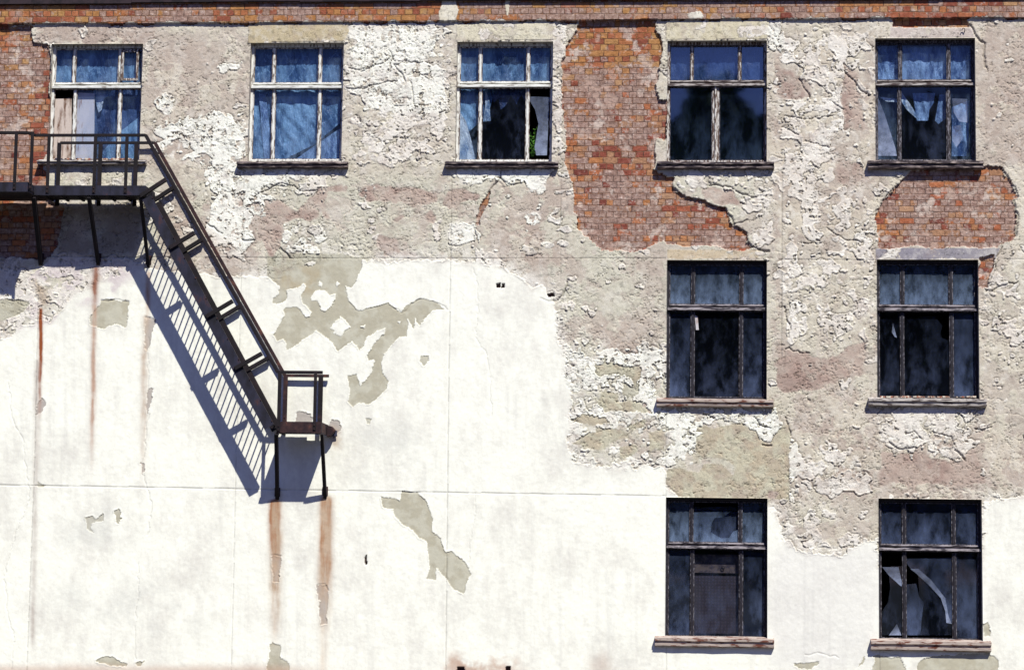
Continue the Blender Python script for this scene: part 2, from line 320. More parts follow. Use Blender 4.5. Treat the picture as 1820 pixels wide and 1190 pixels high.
zone(cov, [(1395, 885), (1555, 885), (1540, 950), (1500, 985), (1430, 985), (1400, 960)], 0.22, 6)
# solid white walls
WP = [
 [(-100, 612), (20, 600), (35, 580), (90, 570), (140, 520), (180, 500), (250, 478), (354, 489), (430, 491), (475, 495), (600, 458), (645, 459), (702, 463), (803, 462), (875, 468), (900, 480), (918, 492), (945, 511), (963, 508), (978, 520), (990, 552), (987, 575), (989, 609), (1003, 628), (1005, 660), (1017, 690), (1010, 740), (1014, 800), (1040, 830), (1120, 832), (1184, 826),
  (1186, 880), (1364, 900), (1380, 895), (1390, 940), (1400, 968), (1440, 985), (1500, 990), (1530, 962), (1560, 955), (1560, 1010), (1745, 1010), (1745, 888), (1920, 885), (1920, 1290), (-100, 1290)],
]
white = poly(WP, 0.7, 0)
wb_ = poly(WP, 0.5, 14) + 0.9 * (fbm(PX, PY, 13, 611, 5, 0.66) - 0.5); rt = np.maximum(sst(940, 1000, PX), ((PX > 650) & (PY < 485)).astype(np.float32)); white = np.where(rt > 0.5, (wb_ > 0.5).astype(np.float32), white)
G1 = [(475, 493), (497, 508), (496, 520), (485, 530), (485, 538), (492, 541), (505, 536), (511, 528), (509, 515), (530, 511), (540, 503), (546, 506), (543, 514), (535, 524), (540, 538), (556, 553), (552, 562), (543, 563), (536, 550), (528, 545), (510, 546), (505, 553), (507, 562), (495, 581), (487, 595), (492, 606), (504, 602), (511, 622), (520, 617), (534, 606), (552, 595), (562, 588), (590, 609), (598, 624), (612, 615), (626, 606), (638, 623), (645, 615), (651, 601), (670, 587), (684, 583), (681, 593), (662, 615), (652, 631), (655, 642), (665, 640), (664, 650), (662, 662), (645, 681), (642, 688), (634, 664), (620, 667), (622, 697), (617, 712), (626, 723), (634, 716), (656, 718), (670, 708), (688, 689), (690, 678), (678, 662), (676, 645), (682, 632), (694, 618), (710, 598), (722, 596), (725, 574), (722, 562), (735, 585), (738, 566), (746, 579), (754, 566), (770, 552), (790, 551), (770, 535), (748, 530), (718, 544), (713, 556), (704, 546), (691, 538), (655, 546), (636, 553), (619, 533), (614, 509), (626, 511), (636, 494), (643, 472), (641, 457), (600, 450), (475, 450)]
G2 = [(676, 882), (694, 884), (711, 892), (713, 872), (743, 875), (760, 893), (769, 921), (767, 942), (783, 956), (792, 981), (803, 979), (831, 1002), (838, 1019), (829, 1037), (824, 1055), (806, 1047), (790, 1023), (776, 1010), (774, 1030), (758, 1028), (764, 1010), (762, 988), (758, 962), (746, 956), (732, 942), (715, 931), (702, 917), (700, 905), (681, 901)]
GS = [[(178, 535), (200, 533), (228, 537), (226, 560), (221, 581), (208, 576), (190, 583), (160, 580), (161, 565)], [(-100, 535), (35, 532), (54, 541), (35, 558), (0, 572), (-100, 572)], [(73, 707), (81, 717), (76, 730), (64, 740), (65, 720)],
      [(258, 563), (272, 566), (270, 600), (264, 622), (255, 605)], [(262, 688), (270, 690), (268, 712), (262, 735), (259, 715)], [(249, 820), (257, 822), (256, 838), (252, 846)], [(745, 628), (760, 632), (762, 642), (750, 652), (743, 640)], [(648, 740), (659, 742), (656, 752), (649, 750)],
      [(152, 918), (165, 916), (172, 924), (186, 912), (184, 926), (165, 931), (168, 946), (160, 940)], [(204, 910), (212, 908), (216, 922), (210, 930)], [(564, 1039), (583, 1039), (583, 1085), (579, 1110), (570, 1110), (566, 1075)], [(482, 986), (499, 986), (496, 1034), (484, 1032)], [(62, 864), (66, 856), (74, 858), (79, 864)],
      [(590, 745), (606, 750), (607, 764), (596, 775), (585, 760)], [(527, 752), (530, 731), (542, 728), (556, 734), (556, 752)], [(1550, 1165), (1570, 1165), (1600, 1165), (1608, 1185), (1608, 1290), (1548, 1290)], [(1632, 1180), (1650, 1168), (1700, 1160), (1760, 1160), (1778, 1178), (1770, 1190), (1780, 1290), (1632, 1290)],
      [(1746, 1106), (1755, 1104), (1762, 1115), (1762, 1130), (1748, 1130)], [(1528, 1180), (1538, 1166), (1536, 1178), (1528, 1184)], [(1412, 1178), (1455, 1172), (1440, 1186), (1415, 1186)], [(170, 1172), (200, 1164), (228, 1176), (225, 1182), (178, 1180)], [(240, 1175), (258, 1172), (250, 1182)], [(478, 1150), (484, 1138), (496, 1142), (500, 1165), (515, 1180), (515, 1200), (475, 1200)],
      [(1105, 680), (1130, 690), (1140, 675), (1135, 700), (1122, 708), (1105, 700)]]
G3 = [[(1057, 645), (1075, 640), (1100, 648), (1135, 650), (1145, 655), (1142, 672), (1128, 690), (1120, 672), (1105, 665), (1085, 665), (1065, 668), (1055, 660)], [(1070, 694), (1092, 700), (1100, 712), (1130, 712), (1140, 722), (1160, 735), (1140, 738), (1118, 730), (1075, 728), (1060, 715), (1068, 705)],
      [(1012, 742), (1040, 738), (1080, 742), (1085, 755), (1060, 760), (1020, 750)], [(1040, 775), (1070, 762), (1115, 768), (1112, 778), (1080, 790), (1075, 800), (1046, 798), (1015, 782)], [(1116, 752), (1150, 748), (1150, 760), (1122, 762)], [(1098, 795), (1128, 790), (1130, 805), (1118, 815), (1098, 810)], [(1152, 770), (1178, 762), (1182, 800), (1165, 795), (1150, 805)]]
G4 = [[(1184, 834), (1205, 830), (1240, 840), (1250, 826), (1265, 822), (1285, 826), (1292, 835), (1305, 845), (1310, 830), (1290, 815), (1250, 812), (1236, 800), (1236, 775), (1250, 770), (1236, 765), (1238, 758), (1252, 754), (1265, 762), (1290, 755), (1320, 750), (1330, 762), (1345, 765), (1350, 780), (1370, 792), (1375, 775), (1385, 760), (1400, 755), (1404, 770), (1404, 888), (1205, 884), (1195, 872), (1184, 862)]]
Mholes = poly(G1, 0.4); Mholes = np.maximum(Mholes, poly([G2], 0.35)); Mholes = np.maximum(Mholes, poly(GS, 0.75)); Mholes = np.maximum(Mholes, poly(G3, 1.0)); Mholes = np.maximum(Mholes, poly(G4, 0.4))
ISL = [[(554, 530), (565, 516), (573, 520), (579, 516), (586, 524), (596, 523), (598, 533), (593, 541), (582, 552), (571, 546), (567, 538)], [(570, 495), (575, 500), (573, 507), (568, 504)], [(596, 498), (601, 504), (597, 512), (592, 508)],
       [(586, 586), (598, 573), (608, 563), (616, 572), (622, 580), (614, 588), (609, 599), (596, 594)], [(640, 577), (650, 574), (648, 584)], [(702, 570), (710, 570), (708, 577)], [(540, 472), (560, 468), (558, 474), (548, 476)]]
isl = poly(ISL, 0.9)
# ---- second coat (greenish) coverage and base tint fields
cov2 = np.full(PX.shape, 0.55, np.float32)
zone(cov2, [(255, 45), (440, 45), (440, 300), (255, 300)], 0.45, 8)
zone(cov2, [(440, 300), (1010, 300), (1010, 500), (440, 500)], 0.80, 12)
zone(cov2, [(860, 330), (1020, 330), (1030, 500), (900, 480), (860, 440)], 0.38, 14)
zone(cov2, [(255, 345), (460, 345), (460, 490), (300, 490)], 0.35, 10)
zone(cov2, [(450, 450), (640, 455), (620, 560), (480, 500)], 0.98, 4)
zone(cov2, [(990, 460), (1183, 460), (1183, 700), (1000, 660)], 0.55, 12)
zone(cov2, [(1045, 570), (1150, 570), (1140, 640), (1080, 640)], 0.15, 8)
zone(cov2, [(1380, 60), (1440, 60), (1430, 130), (1395, 180), (1378, 180)], 0.12, 8)
zone(cov2, [(1380, 470), (1556, 470), (1556, 620), (1500, 625), (1385, 610)], 0.75, 8)
zone(cov2, [(1738, 40), (1900, 40), (1900, 300), (1738, 300)], 0.15, 8)
zone(cov2, [(1740, 690), (1900, 690), (1900, 885), (1740, 885)], 0.35, 8)
zone(cov2, [(1395, 690), (1556, 690), (1556, 800), (1395, 800)], 0.6, 8)
zone(cov2, [(60, 45), (276, 45), (276, 76), (60, 78)], 0.02, 3)
zone(cov2, [(100, 300), (255, 300), (255, 455), (100, 455)], 0.5, 3)
M_M = [[(467, 355), (492, 348), (510, 368), (530, 382), (528, 362), (545, 352), (560, 345), (563, 330), (620, 330), (618, 340), (580, 342), (577, 360), (560, 368), (567, 385), (540, 393), (520, 388), (505, 400), (501, 425), (495, 440), (487, 455), (475, 455), (465, 430), (457, 420), (463, 390), (468, 375)],
       [(569, 368), (576, 375), (588, 388), (578, 398), (570, 385)], [(637, 350), (645, 338), (665, 330), (740, 330), (775, 345), (778, 360), (745, 365), (735, 372), (720, 360), (650, 358)], [(795, 340), (830, 333), (852, 342), (845, 360), (815, 362), (818, 370), (796, 378), (786, 360)],
       [(755, 385), (768, 372), (778, 382), (776, 397), (758, 392)], [(667, 430), (675, 415), (705, 425), (707, 445), (742, 446), (741, 458), (705, 458), (685, 455)], [(682, 393), (695, 388), (720, 378), (722, 388), (700, 395)],
       [(1378, 615), (1400, 622), (1437, 625), (1440, 634), (1465, 636), (1500, 622), (1540, 600), (1540, 635), (1535, 668), (1500, 672), (1480, 685), (1440, 692), (1383, 696)], [(1378, 118), (1410, 125), (1445, 150), (1440, 172), (1400, 180), (1378, 170)],
       [(1562, 800), (1640, 808), (1700, 822), (1735, 800), (1750, 860), (1700, 862), (1562, 862)], [(1365, 868), (1385, 866), (1390, 880), (1378, 890), (1364, 886)], [(1235, 330), (1300, 335), (1320, 365), (1280, 368), (1250, 350)], [(1137, 718), (1146, 715), (1160, 735), (1150, 740)], [(1485, 280), (1530, 290), (1550, 320), (1500, 330), (1480, 320)], [(1500, 110), (1520, 130), (1530, 170), (1540, 230), (1500, 235), (1495, 160)]]
mauve = blur2(poly(M_M, 0.8), 2) * (0.55 + 0.45 * sst(0.3, 0.6, fbm(PX, PY, 14, 777, 4)))
mz = np.zeros(PX.shape, np.float32)      # large soft warm zones
for P, v, b in (([(860, 335), (1015, 320), (1030, 470), (900, 480)], 0.55, 14), ([(1560, 780), (1900, 760), (1900, 885), (1560, 885)], 0.6, 14), ([(1740, 40), (1900, 40), (1900, 300), (1740, 300)], 0.65, 12), ([(255, 60), (440, 60), (440, 300), (255, 300)], 0.42, 12), ([(270, 345), (470, 345), (470, 480), (300, 490)], 0.6, 12),
                ([(1050, 560), (1160, 560), (1140, 640), (1060, 640)], 0.6, 10), ([(1375, 40), (1390, 40), (1390, 620), (1375, 620)], 0.5, 4), ([(1540, 60), (1558, 60), (1558, 430), (1540, 430)], 0.4, 4), ([(60, 46), (276, 46), (276, 76), (60, 78)], 0.95, 2), ([(1380, 500), (1392, 500), (1392, 900), (1380, 900)], 0.4, 4), ([(1395, 690), (1556, 690), (1556, 890), (1395, 890)], 0.45, 10),
                ([(965, 310), (1005, 310), (1005, 480), (975, 480)], 0.6, 6), ([(1390, 240), (1556, 240), (1556, 440), (1390, 440)], 0.35, 12)):
    mz = np.maximum(mz, v * poly(P, 0.8, b))
LINT = [[(442, 44), (624, 42), (622, 52), (612, 74), (441, 76)], [(812, 44), (985, 41), (984, 72), (811, 73)], [(1184, 38), (1366, 38), (1363, 70), (1184, 71)], [(1584, 49), (1728, 49), (1732, 66), (1580, 68)], [(1556, 441), (1777, 441), (1770, 460), (1556, 461)], [(1186, 444), (1364, 444), (1364, 459), (1186, 460)]]
lint = [poly(P, 0.15) for P in LINT]; LC = [(196, 180, 146), (222, 214, 190), (214, 204, 176), (206, 192, 184), (150, 145, 155), (206, 188, 160)]
# ---- polyline grooves and cracks
def pline(pts, wd, jit=0.0, k=0.0):
    m = np.zeros((H_ + 200, W_ + 200), np.float32); rs = random.Random(int(pts[0][0] * 7 + pts[0][1]))
    q = [pts[0]]
    for (ax, ay), (bx, by) in zip(pts, pts[1:]):
        L = math.hypot(bx - ax, by - ay); n = max(1, int(L / 7)) if jit else 1
        for i in range(1, n + 1):
            t = i / n; q.append((ax + (bx - ax) * t + (rs.uniform(-jit, jit) if i < n else 0), ay + (by - ay) * t + (rs.uniform(-jit, jit) if i < n else 0)))
    for (ax, ay), (bx, by) in zip(q, q[1:]):
        x0, x1 = int(min(ax, bx) + 96), int(max(ax, bx) + 105); y0, y1 = int(min(ay, by) + 96), int(max(ay, by) + 105)
        x0, y0 = max(x0, 0), max(y0, 0)
        sub = m[y0:y1, x0:x1]
        if sub.size == 0: continue
        X, Y = np.meshgrid(np.arange(x0, x0 + sub.shape[1]) - 99.5, np.arange(y0, y0 + sub.shape[0]) - 99.5)
        dx, dy = bx - ax, by - ay; t = np.clip(((X - ax) * dx + (Y - ay) * dy) / (dx * dx + dy * dy + 1e-6), 0, 1)
        d = np.hypot(X - ax - t * dx, Y - ay - t * dy); np.maximum(sub, np.clip(wd - d, 0, 1), out=sub)
    return samp(m, k)
groove = np.zeros(PX.shape, np.float32)
for P, wd in (([(-90, 860), (400, 868), (800, 875), (1183, 881)], 1.3), ([(-90, 455), (640, 459), (900, 459), (1183, 459)], 1.2), ([(1388, 461), (1556, 462)], 1.4), ([(1780, 460), (1910, 462)], 1.0), ([(803, 310), (797, 700), (791, 1280)], 1.3), ([(434, 302), (420, 800), (409, 1280)], 1.0), ([(68, 500), (62, 800), (44, 1280)], 1.1), ([(1184, 712), (1183, 884)], 1.0), ([(1184, 1150), (1184, 1280)], 1.0), ([(1563, 1156), (1564, 1280)], 1.0), ([(997, 300), (996, 500)], 1.0), ([(1390, 300), (1389, 640)], 1.2)):
    groove = np.maximum(groove, pline(P, wd))
crack = np.zeros(PX.shape, np.float32)
CR = [([(264, 600), (262, 690)], 1.0), ([(266, 735), (260, 760), (258, 800), (252, 820)], 1.3), ([(256, 845), (263, 870), (270, 900), (262, 950)], 1.5), ([(245, 1000), (246, 1060), (240, 1110), (242, 1170)], 1.0), ([(15, 680), (20, 740), (40, 780), (48, 840), (53, 885), (32, 940), (12, 1000), (8, 1030), (15, 1090), (24, 1130), (20, 1190)], 1.1),
      ([(843, 460), (843, 485), (850, 505), (848, 560), (845, 600), (865, 630), (873, 680), (873, 740)], 1.0), ([(843, 870), (846, 905), (838, 950), (833, 1000)], 0.9), ([(890, 302), (888, 318), (876, 330), (866, 345)], 1.8), ([(888, 316), (905, 328), (925, 325)], 1.5), ([(866, 345), (850, 372), (846, 400), (842, 430)], 1.3),
      ([(1724, 44), (1736, 66), (1750, 78), (1751, 120)], 2.2), ([(1751, 100), (1756, 128)], 1.6), ([(1200, 335), (1219, 353), (1245, 356), (1268, 367), (1290, 372), (1301, 385), (1304, 402), (1326, 413), (1329, 430), (1346, 442), (1368, 446)], 2.4), ([(1304, 400), (1320, 395), (1330, 390)], 1.4), ([(1260, 330), (1290, 330), (1320, 345), (1345, 350)], 1.8), ([(1315, 360), (1325, 365), (1322, 350)], 1.6),
      ([(1401, 600), (1405, 585), (1396, 560), (1393, 545)], 1.6), ([(1396, 620), (1402, 618), (1410, 624), (1440, 627)], 1.5), ([(960, 530), (975, 535), (990, 535), (1000, 525), (1008, 500)], 1.9), ([(1625, 302), (1609, 315), (1593, 331), (1576, 345), (1555, 382)], 1.6), ([(1755, 297), (1781, 300), (1792, 316), (1803, 333), (1809, 349), (1803, 356), (1810, 388), (1806, 420)], 2.2),
      ([(650, 60), (648, 110), (640, 125)], 1.0), ([(640, 128), (680, 112), (700, 100)], 1.3), ([(620, 120), (640, 126), (660, 118)], 1.5), ([(690, 80), (700, 108), (745, 112)], 1.1), ([(700, 115), (712, 130), (720, 145)], 1.7), ([(615, 157), (645, 158), (680, 148), (705, 145)], 1.4), ([(725, 135), (738, 128), (760, 140)], 1.1), ([(730, 145), (735, 165), (735, 185)], 1.2), ([(690, 175), (730, 176)], 1.0), ([(700, 188), (755, 186)], 0.9), ([(632, 205), (640, 215)], 2.0), ([(700, 115), (730, 110), (770, 112)], 1.0),
      ([(452, 350), (470, 340), (500, 325), (540, 340), (560, 338)], 1.4), ([(365, 395), (385, 410), (395, 415)], 1.4), ([(430, 425), (452, 427)], 1.8), ([(498, 440), (515, 458)], 1.8), ([(700, 546), (714, 556), (730, 540), (749, 531)], 1.5), ([(770, 535), (790, 545), (795, 551)], 1.5), ([(474, 497), (500, 495)], 1.0), ([(180, 534), (192, 536), (205, 532), (228, 536)], 1.8), ([(258, 563), (270, 565)], 2.0), ([(482, 986), (499, 987)], 1.8), ([(564, 1038), (578, 1037), (584, 1048)], 1.6),
      ([(1395, 205), (1440, 212), (1480, 205)], 1.3), ([(1390, 225), (1420, 240)], 1.6), ([(1430, 250), (1475, 262)], 1.3), ([(1420, 140), (1432, 160), (1440, 175)], 1.5), ([(1500, 125), (1520, 145), (1530, 160), (1545, 170)], 1.8), ([(1480, 180), (1500, 195)], 1.2), ([(1470, 405), (1500, 425), (1530, 430)], 1.3), ([(1420, 430), (1460, 432)], 1.2), ([(1560, 735), (1570, 725)], 1.5), ([(1580, 785), (1600, 798), (1625, 795)], 2.0), ([(1610, 770), (1625, 765), (1640, 780)], 1.3), ([(1655, 765), (1690, 775), (1695, 790)], 1.3), ([(1697, 800), (1715, 818)], 2.0), ([(1732, 762), (1748, 765), (1762, 758)], 1.9), ([(1708, 725), (1740, 728), (1750, 725)], 1.8),
      ([(1250, 735), (1270, 742)], 2.2), ([(1340, 740), (1350, 755), (1370, 760)], 1.5), ([(1355, 790), (1372, 792)], 1.8), ([(1395, 740), (1405, 775)], 1.4), ([(1770, 750), (1745, 760)], 1.0), ([(1790, 405), (1770, 470), (1760, 500), (1752, 520)], 1.2), ([(1760, 520), (1780, 508), (1810, 500)], 1.5), ([(1430, 1162), (1460, 1160), (1490, 1168)], 1.2), ([(1570, 1157), (1600, 1165), (1610, 1185)], 1.6)]
for P, wd in CR: crack = np.maximum(crack, pline(P, wd, 2.2, 0.2))
# ---- assemble classes
n1 = uni(0.66 * fbm(PX, PY * 1.15, 30, 101, 5, 0.52) + 0.34 * fbm(PX, PY * 1.2, 10, 109, 5, 0.60)); n2 = uni(fbm(PX, PY, 34, 131, 6, 0.58)); nl = fbm(PX, PY, 150, 161, 4); nm = fbm(PX, PY, 45, 171, 5); nf = fbm(PX, PY, 5, 181, 4, 0.7)
n3 = uni(fbm(PX, PY * 1.4, 9, 191, 5, 0.62))
thin = sst(0.0, 1.0, cov)
flake = ((0.72 * n1 + 0.28 * n3) < (0.10 + 0.80 * cov)).astype(np.float32)
flake = (blur2(flake, 2) > 0.5).astype(np.float32)
nsm = uni(fbm(PX, PY * 1.3, 8, 195, 5, 0.62)); small = (nsm < 0.15 * sst(0.08, 0.5, cov) + 0.012).astype(np.float32); small = (blur2(small, 1) > 0.5); holesm = (uni(fbm(PX * 1.1, PY, 7, 197, 4, 0.6)) < 0.12) & (cov < 0.93)
flake = np.where(small, 1, np.where(holesm, 0, flake)).astype(np.float32)
whitem = np.maximum(flake, white); whitem = np.where(Mholes > 0.5, 0, whitem); whitem = np.maximum(whitem, isl)
coat = np.maximum(((0.75 * n2 + 0.25 * n3) < (0.08 + 0.84 * cov2)).astype(np.float32), (Mholes > 0.5)); coat = np.where(mauve > 0.5, 0, coat)
whitem = np.where(mauve > 0.5, whitem * (n3 < 0.08), whitem)
coat = np.maximum(coat, white)
anyl = np.zeros(PX.shape, np.float32)
for L in lint: anyl = np.maximum(anyl, L)
lf = (anyl > 0.5) & (n1 > 0.12); whitem = np.where(lf, 0, whitem); coat = np.where(lf, 1, coat)
def mix3(a, b, t): return np.stack([a[i] * (1 - t) + b[i] * t for i in range(3)], -1)
def cc(*v): return np.array(C(*v), np.float32)
warm = np.clip(mz * 1.1 + 0.45 * (nl - 0.5), 0, 1)
colb = mix3(cc(208, 199, 184), cc(190, 173, 160), np.clip(warm + 0.9 * (nm - 0.35), 0, 1))
colb = colb * (1 - mauve[..., None]) + mauve[..., None] * mix3(cc(174, 150, 139), cc(194, 175, 162), sst(0.35, 0.65, nm))
colg = mix3(cc(210, 205, 187), cc(212, 201, 185), np.clip(mz * 1.0 + 1.6 * (nm - 0.45), 0, 1))
wz = np.clip(sst(1340, 1400, PX) * (1 - 0.45 * sst(440, 500, PY)) + 0.6 * (1 - sst(300, 330, PY)), 0, 1)[..., None]; colg = colg * (1 - 0.7 * wz) + 0.7 * wz * mix3(cc(222, 211, 193), cc(206, 192, 175), sst(0.40, 0.62, fbm(PX, PY, 30, 891, 5)))
gp = np.maximum(Mholes, poly([(480, 460), (645, 460), (620, 600), (480, 560)], 1, 8))[..., None]
colg = colg * (1 - gp) + gp * mix3(cc(201, 197, 179), cc(188, 182, 162), sst(0.35, 0.6, fbm(PX, PY, 16, 881, 5)))
tanz = poly([(475, 470), (560, 480), (640, 470), (620, 500), (560, 520), (500, 510)], 1, 9)[..., None] * sst(0.45, 0.6, nm)[..., None]
colg = colg * (1 - tanz) + tanz * cc(186, 173, 146)
tz = poly([(1184, 800), (1250, 770), (1404, 760), (1404, 888), (1184, 888)], 1, 6)[..., None] * (sst(0.50, 0.56, fbm(PX, PY, 20, 871, 5)) * sst(1180, 1290, PX))[..., None]
colg = colg * (1 - tz) + tz * cc(190, 177, 154)
g4 = poly(G4 + G3, 0.5, 2)[..., None]; colg = colg * (1 - 0.75 * g4) + 0.75 * g4 * mix3(cc(206, 200, 176), cc(196, 182, 158), sst(0.4, 0.6, fbm(PX, PY, 18, 883, 5)))
greyp = poly([GS[2], GS[3], GS[4], GS[5], GS[10], GS[11], GS[14], GS[13]], 0.75)[..., None]; colg = colg * (1 - greyp) + greyp * cc(186, 178, 170)
dirt = np.clip(0.9 * (fbm(PX, PY, 90, 201, 6, 0.66) - 0.5) + 0.7 * (fbm(PX * 1.5, PY * 0.6, 22, 207, 5, 0.7) - 0.5) + 0.09, 0, 1)
colw = mix3(cc(253, 252, 240), cc(231, 228, 218), np.clip(dirt * 2.2, 0, 1))
inw = poly(WP, 1, 4)
frag = mix3(cc(242, 236, 226), cc(224, 214, 202), np.clip(0.5 + 2.4 * (nm - 0.5), 0, 1))         # weathered flakes outside the white field
bright = np.clip(poly([[(620, 50), (790, 50), (790, 200), (630, 200)], [(270, 160), (440, 200), (440, 300), (560, 300), (450, 460), (360, 400), (280, 300)], [(800, 300), (975, 300), (970, 440), (800, 440)], [(490, 380), (600, 400), (590, 480), (490, 460)], [(1183, 720), (1400, 720), (1400, 800), (1183, 830)], [(1000, 600), (1183, 620), (1183, 850), (1000, 850)], [(1365, 40), (1390, 40), (1390, 92), (1365, 92)], [(380, 100), (440, 100), (440, 130), (380, 130)], [(1405, 760), (1420, 780), (1418, 890), (1404, 890)]], 1, 6), 0, 1)
kk = np.maximum(inw, bright * np.clip(1.25 - dirt * 1.5, 0, 1))[..., None]; colw = colw * kk + frag * (1 - kk)
pinkz = poly([(40, 465), (160, 465), (250, 470), (200, 530), (130, 540), (110, 560), (60, 580), (20, 590)], 1, 7)[..., None] * sst(0.42, 0.55, fbm(PX, PY, 40, 211, 5))[..., None]
colw = colw * (1 - 0.8 * pinkz) + 0.8 * pinkz * cc(216, 203, 204)
rgrey = poly([(1366, 970), (1560, 970), (1560, 1190), (1366, 1190)], 1, 12)[..., None]; colw = colw * (1 - 0.6 * rgrey) + 0.6 * rgrey * cc(232, 229, 224)
col = np.where(coat[..., None] > 0.5, colg, colb)
for L, c in zip(lint, LC):
    f = (L > 0.5)[..., None] & (n1 > 0.10)[..., None]; t = np.clip(0.3 + 1.5 * (nm - 0.5), 0, 1)[..., None]
    col = np.where(f, cc(*c) * (0.90 + 0.2 * nf[..., None]) * (1 - 0.25 * t) + 0.25 * t * cc(230, 222, 200), col)
col = np.where(whitem[..., None] > 0.5, colw, col)
bp = (bandp > 0.5)[..., None]; col = np.where(bp, mix3(cc(238, 233, 218), cc(222, 212, 190), n2), col)
# chalky remains of the whitewash, rubbed thin
chalk = np.clip(0.25 + 1.1 * cov, 0, 1) * sst(0.46, 0.66, 0.5 * fbm(PX, PY, 20, 701, 5, 0.65) + 0.5 * fbm(PX, PY, 6, 705, 4, 0.65)) * (1 - (Mholes > 0.5)) * (1 - mauve) * (1 - white)
nearw = np.clip(poly(WP, 1, 26) * 2.2, 0, 1) * (1 - white) * (1 - (Mholes > 0.5)) * sst(0.36, 0.58, fbm(PX, PY, 12, 709, 5, 0.65)); chalk = np.maximum(0.75 * chalk, 0.85 * nearw)[..., None]
col = col * (1 - chalk) + chalk * mix3(cc(240, 234, 222), cc(248, 244, 236), np.clip(nm, 0, 1))
smud = sst(0.50, 0.72, 0.55 * fbm(PX, PY, 34, 711, 5, 0.6) + 0.45 * fbm(PX, PY, 9, 715, 4, 0.6)) * (1 - inw)
col = col * (1 - 0.42 * smud[..., None]) + 0.42 * smud[..., None] * cc(170, 152, 142)
col = np.where((brick > 0.5)[..., None], mix3(cc(186, 158, 144), cc(214, 198, 186), sst(0.4, 0.6, nm)), col)
# speckled grime where the plaster is rough
rough = np.clip(1 - inw, 0, 1)
sp = (n3 < 0.06) * rough; col = col * (1 - 0.30 * sp[..., None])
col = col * (0.94 + 0.12 * nf[..., None])
# ---- rust and dirt runs, plus painted shade below the upper landing
def streak(x0, y0, x1, y1, wd, v, seed, fade=True):
    t = np.clip((PY - y0) / (y1 - y0), 0, 1); xc = x0 + (x1 - x0) * t + 3 * (fbm(PY * 0 + 3, PY, 40, seed, 3) - 0.5); s = np.exp(-((PX - xc) / wd) ** 2)
    e = sst(y0 - 4, y0 + 4, PY) * (1 - sst(y0 + (y1 - y0) * (0.45 if fade else 0.9), y1, PY)); nn = (0.45 + 1.3 * (fbm(PX * 2.5, PY * 0.30, 12, seed + 9, 5, 0.6) - 0.25)) * (0.35 + 1.1 * fbm(PX, PY, 18, seed + 19, 4))
    return np.clip(s * e * v * nn, 0, 1)
def stain_shade(f, c):
    global col
    f = f[..., None]; col = col * (1 - f) + f * cc(*c)
stain_shade(np.clip(streak(73, 540, 66, 900, 5, 0.35, 301), 0, 1), (205, 180, 160)); stain_shade(streak(73, 548, 70, 760, 2.8, 2.6, 302), (150, 82, 48)); stain_shade(streak(66, 640, 58, 1180, 5, 0.8, 303, False), (196, 186, 176))
stain_shade(streak(171, 474, 168, 560, 5, 1.7, 304), (144, 78, 42)); stain_shade(streak(168, 540, 163, 860, 4, 1.5, 305), (190, 150, 125)); stain_shade(streak(167, 470, 160, 1000, 9, 0.35, 306), (205, 196, 188))
stain_shade(streak(264, 482, 262, 600, 4, 0.8, 307), (180, 125, 80)); stain_shade(streak(258, 560, 254, 900, 6, 1.1, 308), (206, 188, 170))
stain_shade(streak(489, 888, 489, 1010, 7.5, 3.6, 309), (158, 88, 38)); stain_shade(streak(490, 888, 490, 1170, 11, 1.2, 310), (190, 165, 140)); stain_shade(streak(489, 1000, 489, 1180, 6, 0.5, 311), (205, 175, 150))
stain_shade(streak(580, 884, 577, 1075, 7.5, 3.6, 312), (162, 98, 44)); stain_shade(streak(580, 880, 575, 1180, 12, 1.2, 313), (196, 172, 148)); stain_shade(streak(577, 1100, 572, 1250, 7, 0.5, 314), (214, 190, 165))
stain_shade(0.75 * poly([(105, 366), (252, 366), (240, 450), (100, 455)], 1, 4) * sst(0.30, 0.55, fbm(PX, PY, 40, 351, 5)), (158, 146, 132))  # dirty plaster tone that also paints in the landing's shade
stain_shade(0.8 * poly([(60, 462), (84, 462), (84, 545), (64, 550)], 1, 5) * sst(0.4, 0.55, nm), (176, 158, 138))
rb = poly([(795, 1160), (900, 1165), (930, 1200), (790, 1200)], 1, 14) * sst(0.30, 0.6, fbm(PX, PY, 30, 321, 5)); stain_shade(0.85 * rb, (186, 140, 112)); stain_shade(0.7 * poly([(1055, 1165), (1080, 1160), (1085, 1200), (1050, 1200)], 1, 12), (190, 165, 150))
stain_shade(0.55 * sst(1172, 1192, PY + 10 * (nm - 0.5)) * (1 - sst(480, 620, PX)), (196, 158, 136))
stain_shade(0.6 * poly([(586, 758), (606, 762), (606, 795), (592, 792)], 1, 4), (190, 165, 140))
vs = np.clip((fbm(PX * 3.0, PY * 0.12, 22, 331, 4) - 0.52) * 3, 0, 1) * inw * sst(0.4, 0.6, fbm(PX, PY, 120, 341, 3)); stain_shade(0.20 * vs, (190, 188, 186))
stain_shade(0.32 * poly([[(640, 760), (740, 750), (760, 860), (640, 870)], [(100, 1030), (330, 1040), (380, 1130), (250, 1120), (100, 1080)], [(120, 900), (200, 880), (250, 960), (90, 1000)]], 1, 18) * sst(0.35, 0.6, nm), (206, 206, 200))
